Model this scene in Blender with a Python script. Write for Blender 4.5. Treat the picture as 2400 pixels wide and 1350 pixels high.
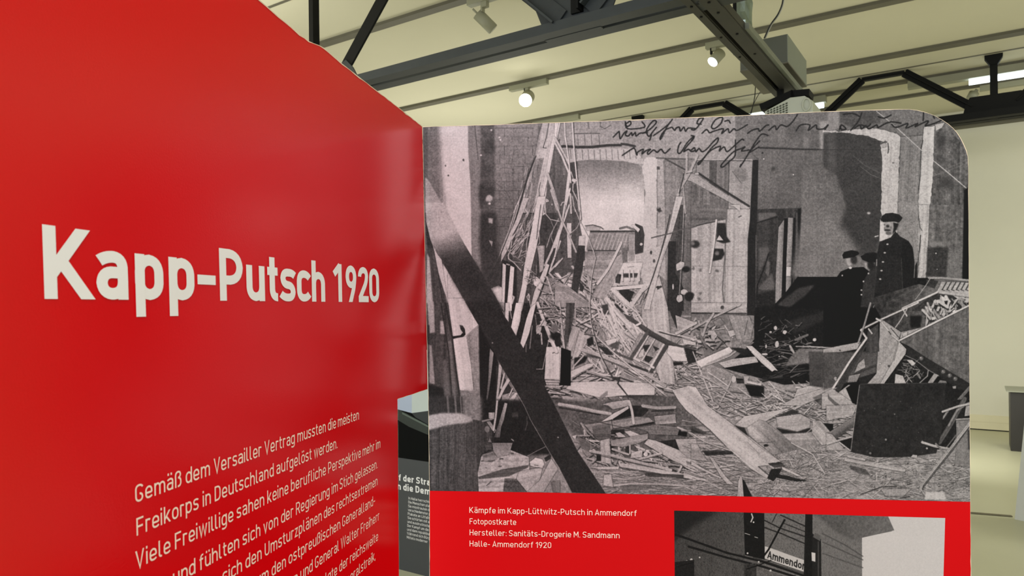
import bpy, bmesh, math, random
import numpy as np
from mathutils import Matrix, Vector

# ------------------------------------------------------------------ clear
for o in list(bpy.data.objects):
    bpy.data.objects.remove(o, do_unlink=True)
SC = bpy.context.scene
COL = SC.collection

# ------------------------------------------------------------------ camera
F = 1650.0; CX = 1200.0; CY = 723.0; ROLL = 0.0115; EYE = 1.6
RV = np.array([math.cos(ROLL), 0, -math.sin(ROLL)])
UV_ = np.array([math.sin(ROLL), 0, math.cos(ROLL)])
FV = np.array([0.0, 1.0, 0.0])
CAMP = np.array([0, 0, EYE])
cam = bpy.data.cameras.new('camera'); camo = bpy.data.objects.new('camera', cam); COL.objects.link(camo)
cam.sensor_width = 36.0; cam.lens = F / 2400 * 36; cam.shift_y = (CY - 675) / 2400; cam.clip_start = 0.02
camo.matrix_world = Matrix(((RV[0], UV_[0], 0, 0), (RV[1], UV_[1], -1, 0), (RV[2], UV_[2], 0, EYE), (0, 0, 0, 1)))
SC.camera = camo

# ------------------------------------------------------------------ world, lights, exposure
SC.view_settings.view_transform = 'Standard'; SC.view_settings.look = 'None'
SC.view_settings.gamma = 1.0; SC.view_settings.use_curve_mapping = False
SC.view_settings.exposure = 0.22
wd = bpy.data.worlds.new('world'); SC.world = wd; wd.use_nodes = True
wd.node_tree.nodes['Background'].inputs[0].default_value = (0.94, 0.975, 1.0, 1)
wd.node_tree.nodes['Background'].inputs[1].default_value = 1.0

UA = np.array([-0.8347, 0.5507]); VA = np.array([0.5507, 0.8347])    # hall axes: a runs away to the left, w away to the right
def W(a, w, z):
    return (a * UA[0] + w * VA[0], a * UA[1] + w * VA[1], z)
HALL = math.atan2(UA[1], UA[0])

def area(name, loc, size, power, color, target=None, rx=0):
    l = bpy.data.lights.new(name, 'AREA'); l.energy = power; l.color = color; l.shape = 'RECTANGLE'
    l.size = size[0]; l.size_y = size[1]
    o = bpy.data.objects.new(name, l); COL.objects.link(o); o.location = loc
    if target is not None:
        o.rotation_euler = (Vector(target) - Vector(loc)).to_track_quat('-Z', 'Y').to_euler()
    return o
def spot(name, loc, target, power, color, ang=60, r=0.05, blend=0.6):
    l = bpy.data.lights.new(name, 'SPOT'); l.energy = power; l.color = color; l.spot_size = math.radians(ang)
    l.spot_blend = blend; l.shadow_soft_size = r
    o = bpy.data.objects.new(name, l); COL.objects.link(o); o.location = loc
    o.rotation_euler = (Vector(target) - Vector(loc)).to_track_quat('-Z', 'Y').to_euler()
    return o
# added unseen area lights that brighten the boards, ceiling, floor and wall
area('added_fill_light', (0.3, -1.3, 3.5), (1.4, 1.4), 50, (1.0, 0.985, 1.0), (0.3, 1.3, 1.1))  # added key light standing in for track lamps behind the visitor
for a, w, z, p in ((-3.6, 4.6, 2.6, 44), (5.2, 2.2, 2.2, 62), (5.6, 7.0, 2.2, 26), (3.7, 6.6, 1.7, 18), (-3.4, 8.6, 2.6, 45), (0.4, 6.6, 1.7, 7)):
    area('added_ceiling_fill', W(a, w, z), (1.8, 1.8), p, (1.0, 0.98, 0.90), W(a, w, 4.0))  # added to brighten the ceiling, kept behind the boards and beside the view
area('added_fill_light', W(-2.2, 6.6, 3.3), (2.0, 0.5), 45, (1.0, 0.98, 0.92), W(-2.2, 8.5, 0))  # added unseen light over the floor on the right
area('added_fill_light', W(0.6, 8.0, 1.1), (0.8, 0.4), 16, (1.0, 0.98, 0.92), W(-0.6, 10.6, 0.2))  # added behind the photo board to brighten the foot of the wall
# ------------------------------------------------------------------ projection helpers
def ray(px, py):
    return FV + RV * ((px - CX) / F) + UV_ * ((CY - py) / F)
def proj(P):
    P = np.asarray(P, float) - CAMP
    d = P @ FV
    return CX + F * (P @ RV) / d, CY - F * (P @ UV_) / d
def on_plane(px, py, p0, n):
    r = ray(px, py); t = np.dot(np.asarray(p0) - CAMP, n) / np.dot(r, n)
    return CAMP + r * t
def on_w(px, py, w):                      # point of a pixel on a vertical hall plane -> (a, z)
    P = on_plane(px, py, W(0, w, 0), np.array([VA[0], VA[1], 0]))
    return float(P[0] * UA[0] + P[1] * UA[1]), float(P[2])
def on_z(px, py, z):                      # point of a pixel on a level plane -> (a, w)
    P = on_plane(px, py, (0, 0, z), np.array([0, 0, 1.0]))
    return float(P[:2] @ UA), float(P[:2] @ VA)

# ------------------------------------------------------------------ materials
def srgb(c):
    c = [x / 255.0 for x in c]
    return tuple((x / 12.92 if x <= 0.04045 else ((x + 0.055) / 1.055) ** 2.4) for x in c) + (1.0,)
def mat(name, rgb, rough=0.5, metal=0.0, var=0.06, scale=6.0, bump=0.0, bscale=60.0, emit=None, estr=0.0, spec=0.5, stretch=(1, 1, 1), coat=0.0):
    m = bpy.data.materials.new(name); m.use_nodes = True
    nt = m.node_tree; N = nt.nodes; L = nt.links; b = N['Principled BSDF']
    tc = N.new('ShaderNodeTexCoord'); mp = N.new('ShaderNodeMapping'); mp.inputs['Scale'].default_value = stretch
    L.new(tc.outputs['Object'], mp.inputs['Vector'])
    nz = N.new('ShaderNodeTexNoise'); nz.inputs['Scale'].default_value = scale; nz.inputs['Detail'].default_value = 5
    L.new(mp.outputs[0], nz.inputs['Vector'])
    cr = N.new('ShaderNodeValToRGB'); c = srgb(rgb)
    cr.color_ramp.elements[0].position = 0.3; cr.color_ramp.elements[1].position = 0.7
    cr.color_ramp.elements[0].color = tuple(x * (1 - var) for x in c[:3]) + (1,)
    cr.color_ramp.elements[1].color = tuple(min(1, x * (1 + var)) for x in c[:3]) + (1,)
    L.new(nz.outputs['Fac'], cr.inputs[0]); L.new(cr.outputs[0], b.inputs['Base Color'])
    b.inputs['Roughness'].default_value = rough; b.inputs['Metallic'].default_value = metal
    b.inputs['Specular IOR Level'].default_value = spec
    b.inputs['Coat Weight'].default_value = coat; b.inputs['Coat Roughness'].default_value = 0.25
    if bump:
        n2 = N.new('ShaderNodeTexNoise'); n2.inputs['Scale'].default_value = bscale; n2.inputs['Detail'].default_value = 3
        L.new(mp.outputs[0], n2.inputs['Vector'])
        bp = N.new('ShaderNodeBump'); bp.inputs['Strength'].default_value = bump; bp.inputs['Distance'].default_value = 0.002
        L.new(n2.outputs['Fac'], bp.inputs['Height']); L.new(bp.outputs[0], b.inputs['Normal'])
    if emit:
        b.inputs['Emission Color'].default_value = srgb(emit); b.inputs['Emission Strength'].default_value = estr
    return m

# ------------------------------------------------------------------ mesh helpers
def tag(o, label=None, cat=None, group=None, kind=None):
    if label: o['label'] = label
    if cat: o['category'] = cat
    if group: o['group'] = group
    if kind: o['kind'] = kind
    return o
def empty(name, loc=(0, 0, 0)):
    o = bpy.data.objects.new(name, None); COL.objects.link(o); o.location = loc; o.empty_display_size = 0.1
    return o
def link(name, me, m, parent=None):
    o = bpy.data.objects.new(name, me); COL.objects.link(o)
    if m: me.materials.append(m)
    if parent is not None:
        o.parent = parent; off = Vector((0, 0, 0)); p = parent
        while p is not None: off += p.location; p = p.parent
        o.location = -off          # meshes are modelled in world coordinates, parents are only moved, never turned
    return o
class MB:
    def __init__(s): s.v = []; s.f = []
    def quad(s, *p):
        i = len(s.v); s.v += [tuple(map(float, q)) for q in p]; s.f.append(tuple(range(i, i + len(p))))
    def prism(s, base, top):
        i = len(s.v); n = len(base)
        s.v += [tuple(map(float, q)) for q in base] + [tuple(map(float, q)) for q in top]
        s.f.append(tuple(range(i + n - 1, i - 1, -1))); s.f.append(tuple(range(i + n, i + 2 * n)))
        for k in range(n):
            j = (k + 1) % n
            s.f.append((i + k, i + j, i + n + j, i + n + k))
        return s
    def hbox(s, a0, a1, w0, w1, z0, z1):       # box along the hall axes
        return s.prism([W(a0, w0, z0), W(a1, w0, z0), W(a1, w1, z0), W(a0, w1, z0)],
                       [W(a0, w0, z1), W(a1, w0, z1), W(a1, w1, z1), W(a0, w1, z1)])
    def wpoly(s, pts, w0, w1):                 # outline in (a, z) extruded from w0 to w1
        return s.prism([W(a, w0, z) for a, z in pts], [W(a, w1, z) for a, z in pts])
    def cyl(s, p, q, r0, r1=None, n=20, cap=True):
        r1 = r0 if r1 is None else r1
        p = Vector(p); q = Vector(q); d = (q - p).normalized()
        x = d.orthogonal().normalized(); y = d.cross(x)
        A = [p + (x * math.cos(t) + y * math.sin(t)) * r0 for t in [2 * math.pi * k / n for k in range(n)]]
        B = [q + (x * math.cos(t) + y * math.sin(t)) * r1 for t in [2 * math.pi * k / n for k in range(n)]]
        i = len(s.v); s.v += [tuple(v) for v in A + B]
        for k in range(n):
            j = (k + 1) % n; s.f.append((i + k, i + j, i + n + j, i + n + k))
        if cap: s.f.append(tuple(range(i + n - 1, i - 1, -1))); s.f.append(tuple(range(i + n, i + 2 * n)))
        return s
    def tube(s, pts, r, n=8):
        for p, q in zip(pts[:-1], pts[1:]): s.cyl(p, q, r, n=n)
        return s
    def build(s, name, m, parent=None, bevel=0.0, smooth=False):
        me = bpy.data.meshes.new(name); me.from_pydata(s.v, [], s.f)
        bm = bmesh.new(); bm.from_mesh(me)
        bmesh.ops.recalc_face_normals(bm, faces=bm.faces)
        if bevel: bmesh.ops.bevel(bm, geom=list(bm.edges), offset=bevel, segments=2, affect='EDGES', profile=0.7)
        bm.to_mesh(me); bm.free(); me.update()
        if smooth:
            for p in me.polygons: p.use_smooth = len(p.vertices) == 4
        return link(name, me, m, parent)
# ------------------------------------------------------------------ a plain engineering-style stroke alphabet
def fil(pts, r, closed=False, k=7):
    n = len(pts); out = []
    P = [np.array(p, float) for p in pts]
    for i in range(n):
        if not closed and i in (0, n - 1): out.append(P[i]); continue
        a, b, c = P[i - 1], P[i], P[(i + 1) % n]
        la, lc = np.linalg.norm(a - b), np.linalg.norm(c - b)
        fa = la * (0.5 if (closed or i - 1 > 0) else 0.999); fc = lc * (0.5 if (closed or i + 1 < n - 1) else 0.999)
        rr = min(r, fa, fc)
        p0 = b + (a - b) / la * rr; p1 = b + (c - b) / lc * rr
        if rr < 1e-4: out.append(b); continue
        for t in np.linspace(0, 1, k):
            q = (1 - t) ** 2 * p0 + 2 * t * (1 - t) * b + t * t * p1
            # push the quadratic towards a circular arc
            out.append(q + (b - (p0 + p1) / 2) * -0.086 * 4 * t * (1 - t))
    if closed: out.append(out[0])
    o2 = [out[0]]
    for q in out[1:]:
        if np.linalg.norm(q - o2[-1]) > 1e-5: o2.append(q)
    return o2
def glyphs(w, X=0.735):
    h = w / 2; c = 1 - h; x = X - h; D = -0.27; g = {}
    n = 0.56; R = 0.26
    def rr(x0, y0, x1, y1, r): return fil([(x0, y0), (x1, y0), (x1, y1), (x0, y1)], r, True)
    def ring(x0, x1, y0, y1): return rr(x0 + h, y0 + h, x1 - h, y1 - h, R)
    dots = lambda cx, sp=0.125: [[(cx - sp, 0.90), (cx - sp, 1.04)], [(cx + sp, 0.90), (cx + sp, 1.04)]]
    a = [fil([(.05, x - .07), (.15, x), (n - .02 - h, x), (n - .02 - h, .3)], .2), [(n - .02 - h, .4), (n - .02 - h, 0)],
         fil([(n - .02 - h, X * .56), (h, X * .56), (h, h), (n - .02 - h, h), (n - .02 - h, X * .4)], .17)]
    o = [ring(0, n, 0, X)]
    u = [fil([(h, X), (h, h), (n - h, h), (n - h, X * .5)], .24), [(n - h, X), (n - h, 0)]]
    g['a'] = (a, n - .02); g['ä'] = (a + dots(n / 2 - .02), n - .02)
    g['o'] = (o, n); g['ö'] = (o + dots(n / 2), n)
    g['u'] = (u, n); g['ü'] = (u + dots(n / 2), n)
    g['b'] = ([[(h, 0), (h, 1)], ring(0, n, 0, X)], n)
    g['d'] = ([[(n - h, 0), (n - h, 1)], ring(0, n, 0, X)], n)
    g['p'] = ([[(h, D), (h, X)], ring(0, n, 0, X)], n)
    g['g'] = ([fil([(n - h, X), (n - h, D + h), (.13, D + h), (.05, D + h + .05)], .2), ring(0, n, 0, X)], n)
    g['c'] = ([fil([(n - .05, x - .09), (n - .13, x), (h, x), (h, h), (n - .13, h), (n - .05, h + .09)], .24)], n - .04)
    g['e'] = ([fil([(h, X * .46), (n - h, X * .46), (n - h, x), (h, x), (h, h), (n - .1, h), (n - .04, h + .06)], .23)], n)
    g['e'] = ([fil([(n - h, X * .44), (n - h, x), (h, x), (h, h), (n - .12, h), (n - .04, h + .08)], .24), [(h, X * .46), (n - h + .0, X * .46)]], n)
    g['h'] = ([[(h, 0), (h, 1)], fil([(h, X * .5), (h, x), (n - h, x), (n - h, 0)], .24)], n)
    g['n'] = ([[(h, 0), (h, X)], fil([(h, X * .5), (h, x), (n - h, x), (n - h, 0)], .24)], n)
    m = .88
    g['m'] = ([[(h, 0), (h, X)], fil([(h, X * .5), (h, x), (m / 2, x), (m / 2, 0)], .2), fil([(m / 2, X * .5), (m / 2, x), (m - h, x), (m - h, 0)], .2)], m)
    g['r'] = ([[(h, 0), (h, X)], fil([(h, X * .5), (h, x), (.28, x), (.36, x - .04)], .2)], .37)
    g['i'] = ([[(h, 0), (h, X)], [(h, .88), (h, 1.03)]], w)
    g['l'] = ([fil([(h, 1), (h, h), (.2 + h, h)], .14)], .2 + h)
    g['t'] = ([fil([(.08 + h, .95), (.08 + h, h), (.36, h)], .16), [(0, X - h), (.36, X - h)]], .36)
    g['f'] = ([fil([(.08 + h, 0), (.08 + h, c), (.37, c)], .16), [(0, X - h), (.35, X - h)]], .37)
    g['k'] = ([[(h, 0), (h, 1)], [(h, .22), (n - h - .02, X)], [(.21, .38), (n - h, 0)]], n - .02)
    s = [fil([(.47, x - .06), (.40, x), (h, x), (h, X / 2 + .02), (.5 - h, X / 2 - .02), (.5 - h, h), (.1, h), (.02, h + .08)], .16)]
    g['s'] = (s, .5)
    g['v'] = ([[(h * .8, X), (.26, 0.0), (.52 - h * .8, X)]], .52)
    g['w'] = ([[(h * .8, X), (.21, 0.0), (.39, X), (.57, 0.0), (.78 - h * .8, X)]], .78)
    g['x'] = ([[(h, X), (.5 - h, 0)], [(.5 - h, X), (h, 0)]], .5)
    g['z'] = ([[(0, x), (.46 - h, x), (h, h), (.48, h)]], .48)
    g['ß'] = ([fil([(h, 0), (h, c), (.48, c), (.48, .6), (.28, .58)], .2), fil([(.28, .58), (.56 - h, .56), (.56 - h, h), (.24, h)], .2)], .56)
    g['A'] = ([[(h * .8, 0), (.34, 1 - w * .25), (.68 - h * .8, 0)], [(.15, .26 + h * .3), (.53, .26 + h * .3)]], .68)
    g['D'] = ([fil([(h, h), (.62 - h, h), (.62 - h, c), (h, c)], .27), [(h, 0), (h, 1)]], .62)
    g['F'] = ([[(h, 0), (h, 1)], [(h, c), (.54, c)], [(h, .5), (.48, .5)]], .54)
    g['G'] = ([fil([(.57, c - .13), (.5, c), (h, c), (h, h), (.6 - h, h), (.6 - h, .46), (.34, .46)], .25)], .61)
    g['H'] = ([[(h, 0), (h, 1)], [(.63 - h, 0), (.63 - h, 1)], [(h, .5), (.63 - h, .5)]], .63)
    g['I'] = ([[(h, 0), (h, 1)]], w)
    g['K'] = ([[(h, 0), (h, 1)], [(h, .33), (.63 - h, 1)], [(.25, .50), (.68 - h, 0)]], .68)
    g['L'] = ([[(h, 1), (h, 0)], [(h, h), (.52, h)]], .52)
    g['M'] = ([[(h, 0), (h, 1)], [(h, 1), (.38, .34), (.76 - h, 1)], [(.76 - h, 1), (.76 - h, 0)]], .76)
    g['P'] = ([[(h, 0), (h, 1)], fil([(h, c), (.61 - h, c), (.61 - h, .4), (h, .4)], .26)], .61)
    g['R'] = ([[(h, 0), (h, 1)], fil([(h, c), (.61 - h, c), (.61 - h, .45), (h, .45)], .25), [(.34, .45), (.62 - h, 0)]], .63)
    g['S'] = ([fil([(.57, c - .1), (.5, c), (h, c), (h, .52), (.6 - h, .48), (.6 - h, h), (.12, h), (.03, h + .12)], .22)], .6)
    g['U'] = ([fil([(h, 1), (h, h), (.62 - h, h), (.62 - h, 1)], .28)], .62)
    g['V'] = ([[(h * .8, 1), (.32, 0), (.64 - h * .8, 1)]], .64)
    g['W'] = ([[(h * .8, 1), (.25, 0), (.48, 1), (.71, 0), (.96 - h * .8, 1)]], .96)
    g['0'] = ([ring(0, .57, 0, 1)], .57)
    g['1'] = ([[(.34 - h, 0), (.34 - h, 1)], [(.34 - h, 1 - h * .5), (.03, .72)]], .34)
    g['2'] = ([fil([(h, .72), (h, c), (.56 - h, c), (.56 - h, .6), (h, h + .02)], .22), [(0.02, h), (.57, h)]], .57)
    g['9'] = ([ring(0, .57, .38, 1), fil([(.57 - h, .7), (.56 - h, .48), (.24, 0)], .2)], .57)
    g['.'] = ([[(h, 0), (h, w * 1.1)]], w); g[','] = ([[(h, w), (h * .5, -.12)]], w)
    g[':'] = ([[(h, 0), (h, w * 1.1)], [(h, .5), (h, .5 + w * 1.1)]], w)
    g['-'] = ([[(0, .38), (.34, .38)]], .34)
    g['T'] = ([[(.29, 0), (.29, 1)], [(0, c), (.58, c)]], .58)
    g['B'] = ([[(h, 0), (h, 1)], fil([(h, c), (.58 - h, c), (.58 - h, .52), (h, .52)], .22), fil([(h, .52), (.61 - h, .52), (.61 - h, h), (h, h)], .22)], .61)
    return g
_G = {}
def layout(text, w, track=0.13, fit=None):
    if w not in _G: _G[w] = glyphs(w)
    G = _G[w]; x = 0; out = []; k = 0
    for ch in text:
        if ch == ' ': x += 0.26; continue
        st, adv = G[ch]
        if fit:
            x, wd = fit[k]; k += 1; g = (wd - w) / (adv - w) if adv > w else 1
            for s in st: out.append([(x + w / 2 + (p[0] - w / 2) * g, p[1]) for p in s])
            x += wd + track; continue
        for s in st: out.append([(x + p[0], p[1]) for p in s])
        x += adv + track
    return out, x - track
def ribbon(mb, pts, w, f):
    P = []
    for p in pts:
        if not P or math.hypot(p[0] - P[-1][0], p[1] - P[-1][1]) > 1e-5: P.append(p)
    closed = math.hypot(P[0][0] - P[-1][0], P[0][1] - P[-1][1]) < 1e-4
    if closed: P = P[:-1]
    n = len(P); A = []
    for i in range(n):
        a = P[i - 1] if (i > 0 or closed) else None; b = P[i]; c = P[(i + 1) % n] if (i < n - 1 or closed) else None
        d0 = d1 = None
        if a is not None: l = math.hypot(b[0] - a[0], b[1] - a[1]); d0 = ((b[0] - a[0]) / l, (b[1] - a[1]) / l)
        if c is not None: l = math.hypot(c[0] - b[0], c[1] - b[1]); d1 = ((c[0] - b[0]) / l, (c[1] - b[1]) / l)
        if d0 is None: d0 = d1
        if d1 is None: d1 = d0
        mx, my = d0[0] + d1[0], d0[1] + d1[1]; l = math.hypot(mx, my) or 1; mx /= l; my /= l
        cs = max(0.45, mx * d0[0] + my * d0[1]); k = w / 2 / cs
        A.append(((b[0] - my * k, b[1] + mx * k), (b[0] + my * k, b[1] - mx * k)))
    for e, (b, o) in ((0, (0, 1)), (n - 1, (n - 1, n - 2))):       # diagonals are cut level at cap height, x-height and baseline
        if closed: break
        dx, dy = P[o][0] - P[b][0], P[o][1] - P[b][1]; l = math.hypot(dx, dy)
        if abs(dx) > .12 * l and abs(dy) > .5 * l and min(abs(P[b][1] - y) for y in (0, .735, 1)) < 1e-6:
            k = w / 2 / abs(dy / l); x, y = P[b]
            lft = A[e][0][0] < A[e][1][0]; A[e] = ((x - k, y), (x + k, y)) if lft else ((x + k, y), (x - k, y))
    i0 = len(mb.v)
    for q in A: mb.v.append(tuple(map(float, f(*q[0])))); mb.v.append(tuple(map(float, f(*q[1]))))
    for i in range(n if closed else n - 1):
        j = (i + 1) % n
        mb.f.append((i0 + 2 * i, i0 + 2 * i + 1, i0 + 2 * j + 1, i0 + 2 * j))
def text_mesh(mb, text, w, quad, place, track=0.13, fit=None):
    """quad: plane coordinates of bottom-left, bottom-right, top-right, top-left of the cap-height box"""
    st, tw = layout(text, w, track, fit)
    BL, BR, TR, TL = [np.array(q, float) for q in quad]
    def f(x, y):
        u = x / tw
        q = (BL * (1 - u) + BR * u) * (1 - y) + (TL * (1 - u) + TR * u) * y
        return place(q[0], q[1])
    for i, s in enumerate(st):
        lift = 4e-5 * (i % 7)
        ribbon(mb, s, w, lambda x, y: _raise(place, f, x, y, lift))
def _raise(place, f, x, y, lift):
    p = f(x, y); return tuple(p[k] + _RD[k] * lift for k in range(3))
_RD = [0.0, -1.0, 0.0]
# ------------------------------------------------------------------ painter for the two historic photographs (flat prints)
def vnoise(rng, H, Wd, cell, octv=1):
    out = np.zeros((H, Wd), np.float32); amp = 1.0; tot = 0
    for _ in range(octv):
        gy, gx = int(H / cell) + 3, int(Wd / cell) + 3
        g = rng.random((gy, gx), dtype=np.float32)
        y = np.arange(H) / cell; x = np.arange(Wd) / cell
        yi = y.astype(int); xi = x.astype(int); fy = (y - yi)[:, None]; fx = (x - xi)[None, :]
        fy = fy * fy * (3 - 2 * fy); fx = fx * fx * (3 - 2 * fx)
        v = (g[yi][:, xi] * (1 - fy) * (1 - fx) + g[yi + 1][:, xi] * fy * (1 - fx)
             + g[yi][:, xi + 1] * (1 - fy) * fx + g[yi + 1][:, xi + 1] * fy * fx)
        out += amp * v; tot += amp; amp *= 0.55; cell = max(1.5, cell / 2)
    return out / tot - 0.5
def blur1(A, r):
    r = int(round(r))
    if r < 1: return A
    for ax in (0, 1):
        pad = [(0, 0), (0, 0)]; pad[ax] = (r + 1, r)
        B = np.pad(A, pad, mode='edge').cumsum(axis=ax, dtype=np.float64)
        n = A.shape[ax]
        A = ((np.take(B, range(2 * r + 1, 2 * r + 1 + n), ax) - np.take(B, range(0, n), ax)) / (2 * r + 1)).astype(np.float32)
    return A
class Canvas:
    def __init__(s, x0, y0, x1, y1, S, seed=1, base=120):
        s.x0, s.y0, s.S = x0, y0, S; s.W = int((x1 - x0) * S); s.H = int((y1 - y0) * S)
        s.L = np.full((s.H, s.W), float(base), np.float32); s.rng = np.random.default_rng(seed); s.R = random.Random(seed); s.wood = 0
    def tr(s, pts): return [((x - s.x0) * s.S, (y - s.y0) * s.S) for x, y in pts]
    def mask(s, pts, blur=0, rough=0):
        P = s.tr(pts)
        if rough:
            Q = []
            for i in range(len(P)):
                a, b = P[i], P[(i + 1) % len(P)]; n = max(1, int(math.hypot(b[0] - a[0], b[1] - a[1]) / 7))
                for k in range(n):
                    t = k / n; Q.append((a[0] + (b[0] - a[0]) * t + s.R.gauss(0, rough) * (k > 0), a[1] + (b[1] - a[1]) * t + s.R.gauss(0, rough) * (k > 0)))
            P = Q
        m = int(blur * 3) + (5 if s.wood else 2)
        xs = [p[0] for p in P]; ys = [p[1] for p in P]
        X0 = max(0, int(min(xs)) - m); X1 = min(s.W, int(max(xs)) + m + 2); Y0 = max(0, int(min(ys)) - m); Y1 = min(s.H, int(max(ys)) + m + 2)
        if X1 <= X0 or Y1 <= Y0: return None
        h, w = Y1 - Y0, X1 - X0; K = 3                        # scanline coverage, K sub-rows, exact in x
        acc = np.zeros((h, w + 1), np.float32)
        for sub in range(K):
            yy = Y0 + np.arange(h) + (sub + 0.5) / K
            rows = [[] for _ in range(h)]
            for i in range(len(P)):
                (ax, ay), (bx, by) = P[i], P[(i + 1) % len(P)]
                if ay == by: continue
                if ay > by: ax, ay, bx, by = bx, by, ax, ay
                k0 = int(max(0, math.ceil(ay - yy[0]))); k1 = int(min(h, math.ceil(by - yy[0])))
                if k1 <= k0: continue
                xx = ax + (bx - ax) * (yy[k0:k1] - ay) / (by - ay) - X0
                for k in range(k0, k1): rows[k].append(float(xx[k - k0]))
            for k, r in enumerate(rows):
                if len(r) < 2: continue
                r.sort()
                for a, b in zip(r[::2], r[1::2]):
                    a = min(max(a, 0), w); b = min(max(b, 0), w)
                    if b <= a: continue
                    ia, ib = int(a), int(b)
                    if ia == ib: acc[k, ia] += b - a
                    else:
                        acc[k, ia] += ia + 1 - a; acc[k, ia + 1:ib] += 1; acc[k, ib] += b - ib
        M = acc[:, :w] / K
        if blur: M = blur1(blur1(M, blur), blur)
        return Y0, Y1, X0, X1, M
    def poly(s, pts, val, blur=0, rough=0, nz=0, al=1.0, grad=None, cell=5):
        r = s.mask(pts, blur, rough)
        if r is None: return
        Y0, Y1, X0, X1, M = r
        if grad:       # grad = (xA, yA, xB, yB, valB): val at A -> valB at B
            (ax, ay), (bx, by) = s.tr([grad[:2], grad[2:4]])
            yy, xx = np.mgrid[Y0:Y1, X0:X1].astype(np.float32)
            t = ((xx - ax) * (bx - ax) + (yy - ay) * (by - ay)) / ((bx - ax) ** 2 + (by - ay) ** 2)
            V = val + (grad[4] - val) * np.clip(t, 0, 1)
        else: V = np.full(M.shape, float(val), np.float32)
        if s.wood and not blur and M.size < 400000:
            Q = s.tr(pts); e = max(((Q[i], Q[i - 1]) for i in range(len(Q))), key=lambda q: math.hypot(q[0][0] - q[1][0], q[0][1] - q[1][1]))
            a = math.atan2(e[0][1] - e[1][1], e[0][0] - e[1][0]); yy, xx = np.mgrid[0:Y1 - Y0, 0:X1 - X0].astype(np.float32)
            ac = -xx * math.sin(a) + yy * math.cos(a) + np.sin((xx * math.cos(a) + yy * math.sin(a)) / 38.0) * 1.5
            tb = s.rng.normal(0, 1, 4096).astype(np.float32); tb2 = s.rng.normal(0, 1, 512).astype(np.float32)
            V = V + s.wood * (.6 * tb[(ac * .8).astype(int) % 4096] + .9 * np.interp(ac / 7.0 % 511, np.arange(512), tb2)) * (V > 60)
        if nz: V = V + vnoise(s.rng, Y1 - Y0, X1 - X0, cell, 3) * nz * 2.2
        if s.wood and not blur and al == 1.0 and val > 110 and M.size < 160000:      # thin dark contact shadow around loose pieces
            D = blur1(M, 2); sh = np.clip(D * 2, 0, 1) * .55; s.L[Y0:Y1, X0:X1] *= 1 - np.clip(sh - M, 0, 1)
        s.L[Y0:Y1, X0:X1] += (V - s.L[Y0:Y1, X0:X1]) * M * al
    def line(s, pts, w, val, w1=None, al=1.0, blur=0):
        P = s.tr(pts); w = w * s.S / 2; w1 = w if w1 is None else w1 * s.S / 2
        tot = sum(math.hypot(b[0] - a[0], b[1] - a[1]) for a, b in zip(P[:-1], P[1:])) or 1; run = 0
        for a, b in zip(P[:-1], P[1:]):
            l = math.hypot(b[0] - a[0], b[1] - a[1])
            if l < 1e-6: continue
            wa = w + (w1 - w) * run / tot; run += l; wb = w + (w1 - w) * run / tot
            n = max(1, int(l / 60)); 
            for k in range(n):
                t0, t1 = k / n, (k + 1) / n
                p = (a[0] + (b[0] - a[0]) * t0, a[1] + (b[1] - a[1]) * t0); q = (a[0] + (b[0] - a[0]) * t1, a[1] + (b[1] - a[1]) * t1)
                r0 = wa + (wb - wa) * t0; r1 = wa + (wb - wa) * t1; m = max(r0, r1) + 1.5
                X0 = max(0, int(min(p[0], q[0]) - m)); X1 = min(s.W, int(max(p[0], q[0]) + m) + 2)
                Y0 = max(0, int(min(p[1], q[1]) - m)); Y1 = min(s.H, int(max(p[1], q[1]) + m) + 2)
                if X1 <= X0 or Y1 <= Y0: continue
                yy, xx = np.mgrid[Y0:Y1, X0:X1].astype(np.float32)
                dx, dy = q[0] - p[0], q[1] - p[1]; L2 = dx * dx + dy * dy
                t = np.clip(((xx - p[0]) * dx + (yy - p[1]) * dy) / L2, 0, 1)
                d = np.hypot(xx - p[0] - t * dx, yy - p[1] - t * dy)
                M = np.clip(r0 + (r1 - r0) * t + 0.5 - d, 0, 1) * al * min(1.0, 2 * max(r0, r1))
                s.L[Y0:Y1, X0:X1] += (val - s.L[Y0:Y1, X0:X1]) * M
    def blob(s, x, y, r, val, ry=None, blur=0, rough=0.0, al=1.0, nz=0):
        ry = ry or r
        pts = [(x + r * math.cos(t) * (1 + s.R.gauss(0, rough)), y + ry * math.sin(t) * (1 + s.R.gauss(0, rough))) for t in [k * math.pi / 7 for k in range(14)]]
        s.poly(pts, val, blur=blur, al=al, nz=nz)
    def debris(s, pts, n, ang, dang, ln, wd, vals, shadow=55, sal=0.8):
        """loose laths and straw inside an outline: light pieces each with a dark underside"""
        xs = [p[0] for p in pts]; ys = [p[1] for p in pts]; R = s.R; k = 0; tries = 0
        while k < n and tries < n * 8:
            tries += 1
            x = R.uniform(min(xs), max(xs)); y = R.uniform(min(ys), max(ys)); c = False
            for i in range(len(pts)):
                (ax, ay), (bx, by) = pts[i], pts[i - 1]
                if (ay > y) != (by > y) and x < (bx - ax) * (y - ay) / (by - ay) + ax: c = not c
            if not c: continue
            k += 1
            a = math.radians(R.gauss(ang, dang)); l = R.uniform(*ln) / 2; w = R.uniform(*wd); v = R.uniform(*vals)
            dx, dy = math.cos(a) * l, math.sin(a) * l; bend = R.gauss(0, l * 0.06)
            p = [(x - dx, y - dy), (x + bend * -math.sin(a), y + bend * math.cos(a)), (x + dx, y + dy)]
            if shadow is not None: s.line([(q[0] + 0.6, q[1] + w * 0.8) for q in p], w * 0.8, shadow, al=sal)
            s.line(p, w, v, w1=w * R.uniform(0.4, 1.1))
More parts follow.
